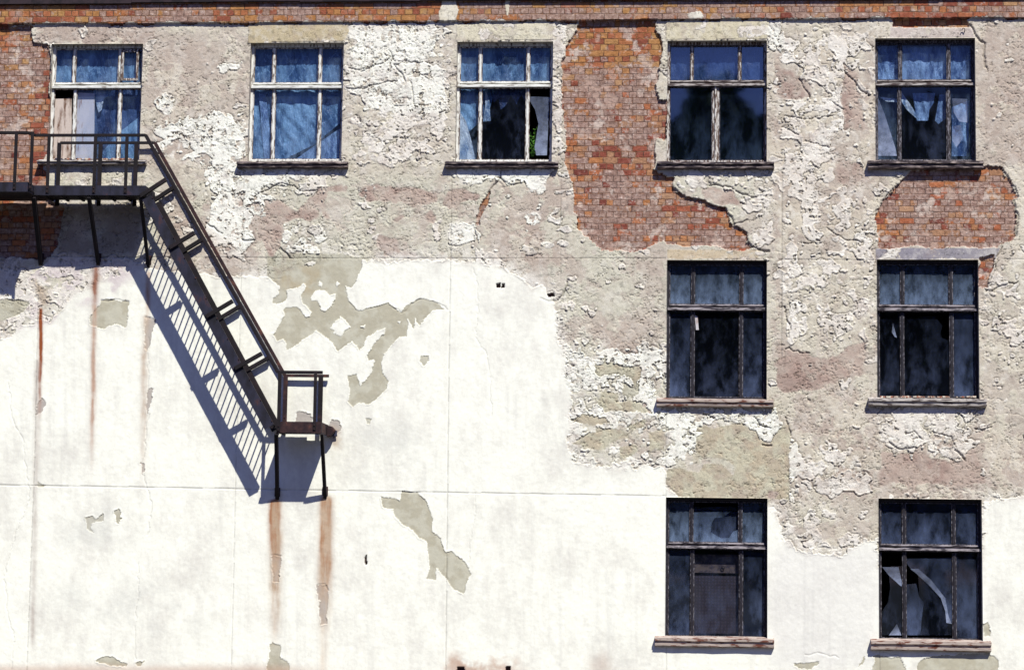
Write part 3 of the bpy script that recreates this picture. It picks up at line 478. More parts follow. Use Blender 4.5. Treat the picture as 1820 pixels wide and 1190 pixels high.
# joints and cracks are coloured darker
dk = np.clip(0.55 * groove + 0.65 * crack * (0.4 + 0.6 * rough), 0, 1)[..., None] * (0.4 + 0.9 * nf[..., None]).clip(0, 1); col = col * (1 - 0.6 * dk)
holes = poly([[(882, 503), (889, 503), (889, 511), (882, 511)], [(891, 504), (896, 504), (896, 512), (891, 512)], [(973, 521), (984, 520), (986, 526), (974, 527)], [(812, 1184), (824, 1184), (826, 1200), (810, 1200)], [(898, 1184), (906, 1184), (906, 1200), (897, 1200)], [(648, 990), (652, 987), (652, 1002), (648, 1004)]], 0.2)
col = np.where((holes > 0.5)[..., None], cc(70, 52, 50), col)
# ---- relief
wsoft = blur2(whitem.astype(np.float32), 1); edge = np.clip(wsoft * (1 - wsoft) * 4, 0, 1) * (whitem > 0.5)
curl = edge * sst(0.42, 0.64, fbm(PX, PY, 16, 401, 4)) * (0.6 + 0.4 * rough)
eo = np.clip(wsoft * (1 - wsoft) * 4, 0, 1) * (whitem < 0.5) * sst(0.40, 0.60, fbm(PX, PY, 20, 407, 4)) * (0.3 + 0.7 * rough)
col = col * (1 - 0.35 * eo[..., None])  # crevice shade beside the flake edges, put into the colour
hgt = 0.006 * whitem + 0.014 * curl + 0.003 * coat - 0.016 * eo
hgt = hgt + rough * (0.010 * (fbm(PX, PY, 14, 411, 5, 0.6) - 0.5) + 0.0065 * (fbm(PX, PY, 4.2, 421, 3, 0.7) - 0.5)) * (1 - 0.5 * whitem * bright)
hgt = hgt + 0.012 * (fbm(PX, PY, 70, 431, 4) - 0.5) + 0.005 * (fbm(PX, PY, 7, 441, 4, 0.6) - 0.5)
rid = 1 - np.abs(fbm(PX, PY, 22, 451, 4, 0.6) - 0.5) * 2; hgt = hgt - 0.014 * sst(0.955, 0.99, rid) * rough * sst(0.4, 0.6, fbm(PX, PY, 60, 461, 3))
rid2 = 1 - np.abs(fbm(PX * 0.75, PY * 1.25, 11, 465, 4, 0.62) - 0.5) * 2; rk = sst(0.95, 0.988, rid2) * rough * sst(0.42, 0.58, fbm(PX, PY, 40, 467, 4)); hgt = hgt - 0.014 * rk
col = col * (1 - 0.45 * rk[..., None])
for L, hh in zip(lint, (0.012, 0.012, 0.012, 0.004, 0.0, 0.0)): hgt = hgt * (1 - 0.7 * (L > 0.5)) + hh * L
hgt = hgt - 0.010 * groove - 0.028 * np.clip(crack, 0, 1) * (0.3 + 0.7 * rough) - 0.05 * holes
hgt = np.where(brick > 0.5, -0.042 + 0.012 * (fbm(PX, PY, 30, 471, 4) - 0.5) + 0.014 * (fbm(PX, PY * 2, 9, 475, 4, 0.65) - 0.5), hgt)
jb_ = blur2((brick > 0.5).astype(np.float32), 1); hgt = np.where((brick < 0.5) & (jb_ > 0.05) & (PY > 60), hgt + 0.012 * jb_ * (nf + 0.3), hgt)
hgt = np.where(band > 0.5, 0.048 + 0.006 * (nf - 0.5) + 0.010 * bandp, hgt)
wash = np.clip(0.62 + 1.9 * (fbm(PX, PY, 60, 501, 3) - 0.5), 0, 1)
wm = poly([[(1010, 40), (1170, 40), (1175, 120), (1000, 125)], [(-100, 8), (160, 8), (150, 42), (-100, 60)], [(560, 8), (780, 8), (780, 40), (560, 40)], [(1588, 30), (1720, 30), (1720, 48), (1588, 48)], [(1060, 250), (1165, 262), (1170, 290), (1060, 300)]], 1, 8); wash = wash * (1 - wm) + 0.12 * wm
wm = poly([[(1640, 390), (1800, 390), (1800, 425), (1640, 425)], [(30, 150), (85, 150), (85, 260), (40, 260)], [(1170, 345), (1300, 380), (1300, 410), (1170, 395)]], 1, 8); wash = wash * (1 - wm) + 0.38 * wm
wm = poly([[(1580, 320), (1800, 310), (1800, 385), (1560, 385)], [(1010, 130), (1160, 130), (1165, 235), (1005, 240)], [(880, 8), (1240, 8), (1240, 38), (880, 38)], [(-100, 80), (30, 80), (30, 300), (-100, 300)], [(1020, 330), (1120, 330), (1180, 440), (1040, 440)]], 1, 8); wash = wash * (1 - wm) + 0.80 * wm
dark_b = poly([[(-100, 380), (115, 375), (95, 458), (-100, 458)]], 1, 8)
gold = sst(200, 60, PY) * (0.4 + 0.6 * (PX < 1300))
#@MESH
NZ, NX = PX.shape
# border skirt: coarse cells out to the ends of the building
BX = np.concatenate([[-9.0, -4.0], XF, [22.0, 28.0]]); BZ = np.concatenate([[0.0, 0.3], ZF, [Z0 + 12.9]])
FX = np.pad(GX, ((2, 1), (2, 2)), mode='edge'); FZ = np.pad(GZ, ((2, 1), (2, 2)), mode='edge')
FX[:, 0] = -9; FX[:, 1] = -4; FX[:, -2] = 22; FX[:, -1] = 28; FZ[0, :] = 0; FZ[1, :] = 0.3; FZ[-1, :] = Z0 + 12.9
def pad(a): return np.pad(a, ((2, 1), (2, 2)) + (((0, 0),) if a.ndim == 3 else ()), mode='edge')
FH = pad(hgt.astype(np.float32)); MZ_, MX_ = FX.shape
co = np.stack([FX, -FH, FZ], -1).astype(np.float32).reshape(-1, 3)
J, I = np.meshgrid(np.arange(MZ_ - 1), np.arange(MX_ - 1), indexing='ij'); keep = np.ones(J.shape, bool)
for k, (xl, xr, zt, zb, il, ir, jb, jt) in RECT.items(): keep[jb + 2:jt + 2, il + 2:ir + 2] = False
a = (J * MX_ + I)[keep]; quads = np.stack([a, a + 1, a + 1 + MX_, a + MX_], -1)
ex, eq, base = [], [], len(co); src = []
for k, (xl, xr, zt, zb, il, ir, jb, jt) in RECT.items():      # reveals grow from the rim of each opening
    il, ir, jb, jt = il + 2, ir + 2, jb + 2, jt + 2
    ring = [(jb, i) for i in range(il, ir)] + [(j, ir) for j in range(jb, jt)] + [(jt, i) for i in range(ir, il, -1)] + [(j, il) for j in range(jt, jb, -1)]
    idx = np.array([j * MX_ + i for j, i in ring]); p = co[idx]; prev = idx
    for dy in (0.07, 0.14, 0.26):
        q = p.copy(); q[:, 1] = dy; nb = base + sum(len(e) for e in ex) + np.arange(len(idx)); ex.append(q); src.append(idx)
        eq.append(np.stack([prev, nb, np.roll(nb, -1), np.roll(prev, -1)], -1)); prev = nb
co = np.concatenate([co] + ex); quads = np.concatenate([quads] + eq); srcs = np.concatenate(src)
me = bpy.data.meshes.new('plaster_wall'); nv, nq = len(co), len(quads)
me.vertices.add(nv); me.vertices.foreach_set('co', co.ravel()); me.loops.add(nq * 4); me.loops.foreach_set('vertex_index', quads.astype(np.int32).ravel())
me.polygons.add(nq); me.polygons.foreach_set('loop_start', np.arange(0, nq * 4, 4, dtype=np.int32)); me.polygons.foreach_set('use_smooth', np.ones(nq, bool)); me.update(calc_edges=True)
def ext(a):
    a = pad(a).reshape(MZ_ * MX_, -1).astype(np.float32); return np.concatenate([a, a[srcs]])
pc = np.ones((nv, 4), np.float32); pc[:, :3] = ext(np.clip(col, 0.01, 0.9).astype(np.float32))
revc = np.array(C(178, 168, 155), np.float32); nr = len(srcs); pc[-nr:, :3] = pc[-nr:, :3] * 0.5 + revc * 0.5
at = me.attributes.new('pigment', 'FLOAT_COLOR', 'POINT'); at.data.foreach_set('color', pc.ravel())
mk = np.ones((nv, 4), np.float32); resid = sst(0.54, 0.64, 0.6 * fbm(PX, PY, 26, 721, 5, 0.6) + 0.4 * fbm(PX, PY, 8, 725, 4, 0.6)) * (1 - 0.7 * (PY < 44)); mk[:, 0] = ext((brick > 0.5) * (1 - 0.72 * resid))[:, 0]; mk[:, 1] = ext(wash)[:, 0]; mk[:, 2] = ext(rough)[:, 0]; mk[:, 3] = ext(gold)[:, 0]
mk[-nr:, 0] *= 0
at = me.attributes.new('marks', 'FLOAT_COLOR', 'POINT'); at.data.foreach_set('color', mk.ravel())
# ---- wall material
m, n, out = newmat('weathered_plaster_and_brick'); L = n.links
pb = N(n, 'ShaderNodeBsdfPrincipled'); pb.inputs['Roughness'].default_value = 0.92; pb.inputs['Specular IOR Level'].default_value = 0.15
ap = N(n, 'ShaderNodeAttribute', attribute_name='pigment'); am = N(n, 'ShaderNodeAttribute', attribute_name='marks'); sm = N(n, 'ShaderNodeSeparateColor'); L.new(am.outputs['Color'], sm.inputs[0])
def math_(op, a, b=None, clamp=False):
    x = N(n, 'ShaderNodeMath', operation=op); x.use_clamp = clamp
    for i, v in enumerate((a, b)):
        if v is None: continue
        if isinstance(v, (int, float)): x.inputs[i].default_value = v
        else: L.new(v, x.inputs[i])
    return x.outputs[0]
def mixc(f, a, b, bt='MIX'):
    x = N(n, 'ShaderNodeMix', data_type='RGBA', blend_type=bt)
    for s, v in ((x.inputs[0], f), (x.inputs[6], a), (x.inputs[7], b)):
        if isinstance(v, tuple): s.default_value = (*v, 1)
        elif isinstance(v, (int, float)): s.default_value = v
        else: L.new(v, s)
    return x.outputs[2]
geo = N(n, 'ShaderNodeNewGeometry'); sx = N(n, 'ShaderNodeSeparateXYZ'); L.new(geo.outputs['Position'], sx.inputs[0]); cx = N(n, 'ShaderNodeCombineXYZ')
nz = N(n, 'ShaderNodeTexNoise'); nz.inputs['Scale'].default_value = 1.3; nz.inputs['Detail'].default_value = 3; L.new(geo.outputs['Position'], nz.inputs['Vector'])
nq_ = N(n, 'ShaderNodeTexNoise'); nq_.inputs['Scale'].default_value = 9; nq_.inputs['Detail'].default_value = 5; nq_.inputs['Roughness'].default_value = 0.65; L.new(geo.outputs['Position'], nq_.inputs['Vector'])
qs = N(n, 'ShaderNodeSeparateColor'); L.new(nq_.outputs['Color'], qs.inputs[0])
L.new(math_('ADD', math_('ADD', sx.outputs['X'], math_('MULTIPLY', nz.outputs['Fac'], 0.06)), math_('MULTIPLY', qs.outputs[0], 0.055)), cx.inputs[0]); L.new(math_('ADD', math_('ADD', sx.outputs['Z'], math_('MULTIPLY', nz.outputs['Fac'], 0.05)), math_('MULTIPLY', qs.outputs[1], 0.040)), cx.inputs[1])
bt = N(n, 'ShaderNodeTexBrick', offset=0.5, offset_frequency=2, squash=0.5, squash_frequency=2); L.new(cx.outputs[0], bt.inputs['Vector'])
for k_, v_ in (('Scale', 1.0), ('Mortar Size', 0.0085), ('Mortar Smooth', 0.6), ('Bias', 0.0), ('Brick Width', 0.262), ('Row Height', 0.1085)): bt.inputs[k_].default_value = v_
bt.inputs['Color1'].default_value = (0, 0, 0, 1); bt.inputs['Color2'].default_value = (1, 1, 1, 1); bt.inputs['Mortar'].default_value = (0.5, 0.5, 0.5, 1)
rnd = N(n, 'ShaderNodeSeparateColor'); L.new(bt.outputs['Color'], rnd.inputs[0]); r = rnd.outputs[0]
# second, wobblier noise breaks the brick faces
nb = N(n, 'ShaderNodeTexNoise'); nb.inputs['Scale'].default_value = 16; nb.inputs['Detail'].default_value = 6; nb.inputs['Roughness'].default_value = 0.7; L.new(geo.outputs['Position'], nb.inputs['Vector'])
fine = N(n, 'ShaderNodeTexNoise'); fine.inputs['Scale'].default_value = 55; fine.inputs['Detail'].default_value = 5; fine.inputs['Roughness'].default_value = 0.7; L.new(geo.outputs['Position'], fine.inputs['Vector'])
r1 = math_('FRACT', math_('MULTIPLY', r, 7.31))
brc = ramp(n, r1, [(0.0, C(112, 38, 34)), (0.14, C(146, 60, 42)), (0.28, C(182, 92, 50)), (0.55, C(196, 122, 64)), (0.75, C(176, 126, 96)), (1.0, C(190, 146, 118))])
gcol = ramp(n, r1, [(0.0, C(146, 66, 38)), (0.25, C(176, 96, 48)), (0.6, C(188, 126, 54)), (1.0, C(194, 144, 70))])
bcol = mixc(math_('ADD', 0.22, math_('MULTIPLY', am.outputs['Alpha'], 0.65)), brc.outputs['Color'], gcol.outputs['Color'])
r2 = math_('FRACT', math_('MULTIPLY', r, 23.7))
clu = N(n, 'ShaderNodeTexNoise'); clu.inputs['Scale'].default_value = 2.6; clu.inputs['Detail'].default_value = 3; L.new(geo.outputs['Position'], clu.inputs['Vector'])
wsh = math_('ADD', math_('SUBTRACT', math_('ADD', sm.outputs[1], math_('MULTIPLY', math_('SUBTRACT', clu.outputs['Fac'], 0.5), 1.5)), r2), math_('MULTIPLY', math_('SUBTRACT', nb.outputs['Fac'], 0.5), 1.1)); wf = N(n, 'ShaderNodeMapRange'); wf.inputs[1].default_value = -0.06; wf.inputs[2].default_value = 0.10; wf.inputs[3].default_value = 0.12; wf.inputs[4].default_value = 0.92; L.new(wsh, wf.inputs[0])
wcol = ramp(n, nb.outputs['Fac'], [(0.32, C(148, 116, 104)), (0.50, C(170, 140, 128)), (0.62, C(186, 160, 148)), (0.72, C(226, 216, 208))])
bcol = mixc(wf.outputs[0], bcol, wcol.outputs['Color'])
mcol = mixc(math_('MULTIPLY', sm.outputs[1], 0.6), C(74, 52, 50), C(122, 98, 92))
mf = N(n, 'ShaderNodeMapRange'); mf.inputs[1].default_value = 0.34; mf.inputs[2].default_value = 0.64; mf.inputs[3].default_value = 0.05; mf.inputs[4].default_value = 1.0; L.new(qs.outputs[2], mf.inputs[0])
sv = N(n, 'ShaderNodeMapRange'); sv.inputs[1].default_value = 0.3; sv.inputs[2].default_value = 0.7; sv.inputs[3].default_value = 0.55; sv.inputs[4].default_value = 1.25; L.new(nb.outputs['Fac'], sv.inputs[0])
svc = N(n, 'ShaderNodeCombineColor')
for i in range(3): L.new(sv.outputs[0], svc.inputs[i])
bcol = mixc(0.6, bcol, mixc(1.0, bcol, svc.outputs[0], 'MULTIPLY'))
hs = N(n, 'ShaderNodeHueSaturation'); hs.inputs['Saturation'].default_value = 0.95; hs.inputs['Value'].default_value = 0.97; L.new(bcol, hs.inputs['Color'])
bcol = mixc(math_('MULTIPLY', bt.outputs['Fac'], mf.outputs[0]), hs.outputs['Color'], mcol)
base = mixc(sm.outputs[0], ap.outputs['Color'], bcol)
fr_ = N(n, 'ShaderNodeMapRange'); fr_.inputs[1].default_value = 0.3; fr_.inputs[2].default_value = 0.7; fr_.inputs[3].default_value = 0.80; fr_.inputs[4].default_value = 1.10; L.new(fine.outputs['Fac'], fr_.inputs[0])
gm = math_('ADD', 1.0, math_('MULTIPLY', math_('SUBTRACT', fr_.outputs[0], 1.0), math_('ADD', 0.25, math_('MULTIPLY', sm.outputs[2], 0.75))))
gv = N(n, 'ShaderNodeCombineColor')
for i in range(3): L.new(gm, gv.inputs[i])
base = mixc(1.0, base, gv.outputs[0], 'MULTIPLY'); L.new(base, pb.inputs['Base Color'])
hb = math_('ADD', math_('MULTIPLY', fine.outputs['Fac'], math_('ADD', 0.0015, math_('MULTIPLY', sm.outputs[2], 0.0042))), math_('MULTIPLY', sm.outputs[0], math_('SUBTRACT', math_('MULTIPLY', nb.outputs['Fac'], 0.014), math_('MULTIPLY', bt.outputs['Fac'], 0.014))))
bu = N(n, 'ShaderNodeBump'); bu.inputs['Strength'].default_value = 1.0; bu.inputs['Distance'].default_value = 1.0; L.new(hb, bu.inputs['Height']); L.new(bu.outputs[0], pb.inputs['Normal']); L.new(pb.outputs[0], out.inputs[0])
me.materials.append(m)
building = empty('abandoned_building', (9.1, 0, 0), 'derelict plaster and brick building with peeling facade and broken windows', 'building')
wall = bpy.data.objects.new('wall', me); link(wall, building); wall.location = -building.location
# ---- cornice strip above the brick band, side walls, roof and dark rooms behind the windows
zc = W(910, 3.5).z
mb = MB()
x = -9.0
while x < 28:
    w_ = random.uniform(1.2, 2.4); mb.box(x + 0.004, min(x + w_, 28), -0.11, 0.3, zc + 0.01 + random.uniform(-0.012, 0.012) - 0.0018 * (9 - x) * (x < 9), zc + 0.62); x += w_
mb.build('cornice', MAT['flashing'], building)
side = MB(); side.box(-9.0, -8.7, 0.03, 9, 0, Z0 + 12.9); side.box(27.7, 28, 0.03, 9, 0, Z0 + 12.9); side.box(-9, 28, 8.7, 9.0, 0, Z0 + 12.9); side.build('rear_wall', MAT['reveal_dark'], building)
rf = MB(); rf.box(-9.2, 28.2, -0.05, 9.2, Z0 + 12.95, Z0 + 13.2); rf.build('roof', MAT['flashing'], building)
zs = [W(1270, 1150).z - 0.5, W(1270, 800).z, W(1270, 370).z, zc - 0.05]
fl = MB()
for z in zs[0:3]: fl.box(-8.6, 27.6, 0.30, 8.6, z - 0.12, z)
for x in (-2.0, 3.2, 6.9, 10.9, 14.6): fl.box(x - 0.06, x + 0.06, 0.30, 8.6, 0.02, zc)
fl.box(-8.6, 27.6, 4.2, 4.3, 0.03, zc - 0.01)
fl.build('interior', MAT['interior'], building)
# ------------------------------------------------------------------ windows
FY0, FY1, GY = 0.12, 0.185, 0.165
def rag(o): return o
def window(k, style, label, mull_t, mull_b, tr_y, sillpx, glass_t, glass_b, sash='frame', skip=(), thick_mid=False, sillmat='sill_light', inner=0.0):
    """fixed frame is the window part; transom, mullions, panes and the sill are its sub-parts"""
    xl, xr, zt, zb = RECT[k][:4]; l, r, t, b = OPEN[k]; zs_ = W((l + r) / 2, tr_y, -0.1).z; fm = MAT[style]; e = 0.004
    xl, xr, zt = xl - 0.02, xr + 0.02, zt + 0.02
    fw = 0.062
    mb = MB(); mb.box(xl, xl + fw, FY0, FY1, zb, zt); mb.box(xr - fw, xr, FY0, FY1, zb, zt); mb.box(xl + fw, xr - fw, FY0 + e, FY1 - e, zt - 0.075, zt); mb.box(xl + fw, xr - fw, FY0 - 0.012, FY1 - e, zb, zb + 0.05)
    wn = mb.build('window', fm, building, bevel=0.004); tm = MAT[{'frame_white': 'rail_white', 'frame_worn': 'rail_worn', 'frame_grey': 'rail_worn', 'frame_dark': 'rail_grey'}[style]]; wn['label'] = label
    mb = MB(); mb.box(xl + 0.03, xr - 0.03, FY0 - 0.05, FY1 - 2 * e, zs_ - 0.055, zs_ - 0.008); mb.box(xl + fw, xr - fw, FY0 - 0.008, FY1 - 3 * e, zs_ + 0.026, zs_ + 0.052)
    mb.box(xl + 0.05, xr - 0.05, FY0 + 0.035, FY1 - 3 * e, zs_ - 0.009, zs_ + 0.027)
    mb.build('transom', tm, wn, bevel=0.004)
    xs_t = [xl + fw] + [W(p, t + 30, -0.12).x for p in mull_t] + [xr - fw]; xs_b = [xl + fw] + [W(p, b - 50, -0.12).x for p in mull_b] + [xr - fw]
    for x in xs_t[1:-1]: MB().box(x - 0.020, x + 0.020, FY0 + 0.008, FY1 - e, zs_ + 0.053, zt - 0.086).build('mullion', fm, wn, bevel=0.003)
    for x in xs_b[1:-1]:
        hw = 0.06 if thick_mid else 0.022
        m_ = MB(); m_.box(x - hw, x + hw, FY0 + 0.006, FY1 - e, zb + 0.051, zs_ - 0.056)
        if thick_mid: m_.box(x - 0.018, x + 0.010, FY0 - 0.015, FY0 + 0.005, zb + 0.052, zs_ - 0.057)
        m_.build('mullion', fm, wn, bevel=0.003)
    for i in range(len(xs_t) - 1):      # thin putty beads give each light its own edge
        if ('t', i) in skip: continue
        g = (0.012 if i else 0.0); p = MB(); a0, a1 = xs_t[i] + (0.016 if i else -0.005), xs_t[i + 1] - (0.016 if i < len(xs_t) - 2 else -0.005)
        tl = random.uniform(-0.003, 0.003); p.slab([(a0, zs_ + 0.045), (a1, zs_ + 0.045), (a1, zt - 0.075), (a0, zt - 0.075)], GY + tl, GY + tl + 0.003)
        p.build('pane', MAT[glass_t[i] if isinstance(glass_t, (list, tuple)) else glass_t], wn)
    for i in range(len(xs_b) - 1):
        if ('b', i) in skip: continue
        a0, a1 = xs_b[i] + (0.016 if i else -0.005), xs_b[i + 1] - (0.016 if i < len(xs_b) - 2 else -0.005)
        tl = random.uniform(-0.003, 0.003); p = MB().slab([(a0, zb + 0.045), (a1, zb + 0.045), (a1, zs_ - 0.05), (a0, zs_ - 0.05)], GY + tl, GY + tl + 0.003)
        p.build('pane', MAT[glass_b[i] if isinstance(glass_b, (list, tuple)) else glass_b], wn)
    for xs, z0, z1, tag_ in ((xs_t, zs_ + 0.052, zt - 0.085, 't'), (xs_b, zb + 0.05, zs_ - 0.056, 'b')):
        for i in range(len(xs) - 1):
            a0, a1 = xs[i] + (0.021 if i else 0.001), xs[i + 1] - (0.021 if i < len(xs) - 2 else 0.001); t_ = 0.016
            if thick_mid and tag_ == 'b': a0, a1 = (a0 + 0.04 if i else a0), (a1 - 0.04 if i == 0 else a1)
            m_ = MB(); m_.box(a0, a0 + t_, FY0 + 0.02, GY - 0.004, z0, z1); m_.box(a1 - t_, a1, FY0 + 0.02, GY - 0.004, z0, z1); m_.box(a0 + t_, a1 - t_, FY0 + 0.022, GY - 0.004, z0, z0 + t_); m_.box(a0 + t_, a1 - t_, FY0 + 0.022, GY - 0.004, z1 - t_, z1)
            m_.build('sash', MAT[{'frame_white': 'frame_worn', 'frame_worn': 'frame_grey', 'frame_grey': 'frame_grey', 'frame_dark': 'frame_grey'}[style]], wn)
    # sill: sloping ledge, recess and a lower moulding
    sl_, sr_2, st, sb = sillpx; x0, x1 = W(sl_, st, 0.1).x, W(sr_2, st, 0.1).x; z1 = W((sl_ + sr_2) / 2, st, 0.1).z; z0 = W((sl_ + sr_2) / 2, sb, 0.1).z; hh = z1 - z0
    s = MB(); prof = [(0.11, z1 + 0.035), (-0.03, z1 + 0.012), (-0.125, z1), (-0.125, z1 - 0.30 * hh), (-0.085, z1 - 0.36 * hh), (-0.085, z1 - 0.58 * hh), (-0.105, z1 - 0.62 * hh), (-0.100, z1 - 0.85 * hh), (-0.03, z0), (0.02, z0)]
    nseg = 14; rows = []
    for i in range(nseg + 1):
        xx = x0 + (x1 - x0) * i / nseg; dz = random.uniform(-0.004, 0.004); row = []
        for (yy, zz) in prof:
            inside = xl + 0.022 <= xx <= xr - 0.022
            y_ = yy if (yy < 0 or inside) else -0.0
            row.append(s.bm.verts.new((xx, y_ + random.uniform(-0.003, 0.003), zz + dz)))
        rows.append(row)
    for i in range(nseg):
        for j in range(len(prof) - 1): s.bm.faces.new((rows[i][j], rows[i + 1][j], rows[i + 1][j + 1], rows[i][j + 1]))
    s.bm.faces.new(rows[0]); s.bm.faces.new(rows[-1][::-1]); s.build('sill', MAT[sillmat], wn)
    return wn
def shape(k, pts, y, name, mat, parent, th=0.002, tilt=0.0, smooth=False):
    """irregular sheet outlined in photo pixels at depth y behind the facade"""
    P = [W(a, b, -y) for a, b in pts]; mb = MB(); mb.slab([(p.x, p.z) for p in P], y, y + th)
    o = mb.build(name, MAT[mat], parent, tri=True)
    if tilt: o.rotation_euler = (tilt, tilt * 0.6, 0)
    return o
def sheet(pts, y, name, mat, label, cat, folds=5.0, amp=0.012, group=None, seed=1, diag=0.3):
    """hanging plastic or cloth: a gridded sheet with real folds, clipped to its torn outline"""
    P = [W(a, b, -y) for a, b in pts]; xs = [p.x for p in P]; zs = [p.z for p in P]; bm = bmesh.new()
    bm.faces.new([bm.verts.new((p.x, y, p.z)) for p in P]); x0, x1, z0, z1 = min(xs), max(xs), min(zs), max(zs); st = 0.035
    for i in range(1, int((x1 - x0) / st) + 1): bmesh.ops.bisect_plane(bm, geom=bm.verts[:] + bm.edges[:] + bm.faces[:], plane_co=(x0 + i * st, 0, 0), plane_no=(1, 0, 0))
    for i in range(1, int((z1 - z0) / st) + 1): bmesh.ops.bisect_plane(bm, geom=bm.verts[:] + bm.edges[:] + bm.faces[:], plane_co=(0, 0, z0 + i * st), plane_no=(0, 0, 1))
    bmesh.ops.triangulate(bm, faces=bm.faces[:]); rs = random.Random(seed); ph = rs.uniform(0, 6)
    for v in bm.verts:
        u = (v.co.x - x0) + diag * (v.co.z - z0); v.co.y += 0.65 * amp * (math.sin(u * folds * 6.28 + ph) + 0.6 * math.sin(u * folds * 13.1 + 2 * ph + v.co.z * 3) + 0.7 * math.sin(v.co.z * 5.3 + v.co.x * 4 + ph)) + amp * 2
    M_ = MB(); M_.bm.free(); M_.bm = bm; o = M_.build(name, MAT[mat], None, smooth=True); tag(o, label, cat, group); return o
#@WINDOWS
GRP = None
w1 = window(1, 'frame_white', 'white framed upper window behind the fire escape landing with boarded lower panes', (132, 213), (131, 211), 152, (66, 259, 285, 292), 'glass_clean', 'glass_clean', sillmat='sill_light', skip=(('b', 0),))
w2 = window(2, 'frame_white', 'white framed window filled with blue sheeting, right of the fire escape', (487, 569), (485, 567), 152, (421, 618, 288, 298), 'glass_clean', 'glass_clean', sillmat='sill_dark')
w3 = window(3, 'frame_white', 'white framed window with torn sheeting and a plant, left of the bare brick patch', (854, 939), (853, 937), 150, (791, 992, 288, 298), 'glass_clean', ['glass_clean', 'glass_dark', 'glass_clean'], sillmat='sill_dark', skip=(('b', 2),))
w4 = window(4, 'frame_worn', 'worn frame with two wide lower sashes, right of the bare brick patch', (1230, 1315), (1272,), 148, (1168, 1376, 288, 300), 'glass_blue', 'glass_blue', thick_mid=True, sillmat='sill_dark')
w5 = window(5, 'frame_grey', 'grey weathered window with ragged cloth inside, topmost on the right edge', (1600, 1686), (1599, 1686), 147, (1543, 1748, 286, 300), 'glass_clean', ['glass_clean', 'glass_dark', 'glass_clean'], sillmat='sill_dark')
w6 = window(6, 'frame_dark', 'dark framed window with dusty transom lights below the bare brick patch', (1232, 1318), (1231, 1317), 546, (1167, 1375, 710, 723), 'glass_dusty', ['glass_haze', 'glass_dark', 'glass_haze'], sillmat='sill_rust')
w7 = window(7, 'frame_dark', 'dark framed window with a broken corner pane under the grey concrete lintel', (1604, 1690), (1604, 1692), 547, (1544, 1754, 709, 722), 'glass_dusty', ['glass_dark', 'glass_dark', 'glass_haze'], sillmat='sill_light', skip=(('b', 1),))
w8 = window(8, 'frame_dark', 'dark framed window with a dotted panel behind its centre pane, lowest row', (1229, 1316), (1230, 1317), 969, (1164, 1376, 1134, 1150), 'glass_dusty', ['glass_haze', 'glass_dark', 'glass_haze'], sillmat='sill_rust', skip=(('t', 1),))
w9 = window(9, 'frame_dark', 'dark framed window with cracked shards in its lower panes, bottom right', (1607, 1695), (1608, 1697), 973, (1548, 1762, 1139, 1157), 'glass_haze', ['glass_dark', 'glass_haze', 'glass_haze'], sillmat='sill_rust', skip=(('b', 0), ('b', 1)))
# opening casement in window 1's upper right light
xl, xr = W(215, 110, -0.1).x, W(246, 110, -0.1).x; za, zb_ = W(230, 89, -0.1).z, W(230, 143, -0.1).z
mb = MB(); mb.box(xl, xl + 0.05, 0.095, 0.135, zb_, za); mb.box(xr - 0.04, xr, 0.095, 0.135, zb_, za); mb.box(xl + 0.05, xr - 0.04, 0.096, 0.134, za - 0.04, za); mb.box(xl + 0.05, xr - 0.04, 0.096, 0.134, zb_, zb_ + 0.04); mb.build('casement', MAT['frame_worn'], w1, bevel=0.003)
# broken panes
shape(3, [(956, 172), (977, 173), (972, 276), (953, 276), (950, 262), (957, 220), (951, 195), (941, 178), (941, 172)], 0.165, 'pane', 'glass_shard', w3)
shape(7, [(1606, 562), (1662, 562), (1668, 570), (1675, 578), (1672, 590), (1674, 600), (1684, 604), (1690, 602), (1690, 702), (1606, 702)], 0.165, 'pane', 'glass_dark', w7)
shape(8, [(1231, 910), (1300, 908), (1285, 918), (1270, 920), (1264, 932), (1263, 945), (1272, 950), (1282, 956), (1296, 955), (1303, 944), (1314, 940), (1314, 966), (1231, 966)], 0.165, 'pane', 'glass_dusty', w8)
shape(9, [(1568, 1085), (1578, 1070), (1582, 1045), (1580, 1020), (1576, 1010), (1585, 1005), (1603, 1005), (1603, 1128), (1568, 1128)], 0.165, 'pane', 'glass_dark', w9)
shape(9, [(1568, 1007), (1597, 1007), (1605, 1042), (1600, 1040), (1580, 1022)], 0.155, 'glass_shard', 'glass_shard', w9)
shape(9, [(1580, 1128), (1594, 1108), (1600, 1122), (1602, 1128)], 0.157, 'glass_shard', 'glass_shard', w9)
shape(9, [(1611, 992), (1695, 990), (1695, 1110), (1684, 1095), (1676, 1065), (1650, 1035), (1635, 1018), (1620, 1012), (1611, 1000)], 0.161, 'pane', 'glass_haze', w9)
shape(9, [(1611, 1038), (1628, 1036), (1634, 1060), (1642, 1070), (1638, 1100), (1636, 1128), (1611, 1128)], 0.167, 'pane', 'glass_haze', w9)
shape(9, [(1636, 1128), (1638, 1100), (1642, 1070), (1634, 1060), (1632, 1020), (1650, 1038), (1676, 1068), (1684, 1098), (1695, 1112), (1695, 1128)], 0.170, 'pane', 'glass_dark', w9)
shape(9, [(1618, 1010), (1632, 1010), (1655, 1030), (1680, 1062), (1686, 1095), (1692, 1108), (1682, 1106), (1680, 1085), (1672, 1062), (1650, 1038), (1628, 1018)], 0.152, 'glass_shard', 'glass_shard', w9)
shape(5, [(1560, 172), (1573, 205), (1592, 265), (1594, 277), (1560, 277)], 0.158, 'glass_shard', 'glass_shard', w5)
shape(5, [(1692, 175), (1719, 176), (1719, 218), (1705, 216), (1695, 200)], 0.158, 'glass_shard', 'glass_shard', w5)
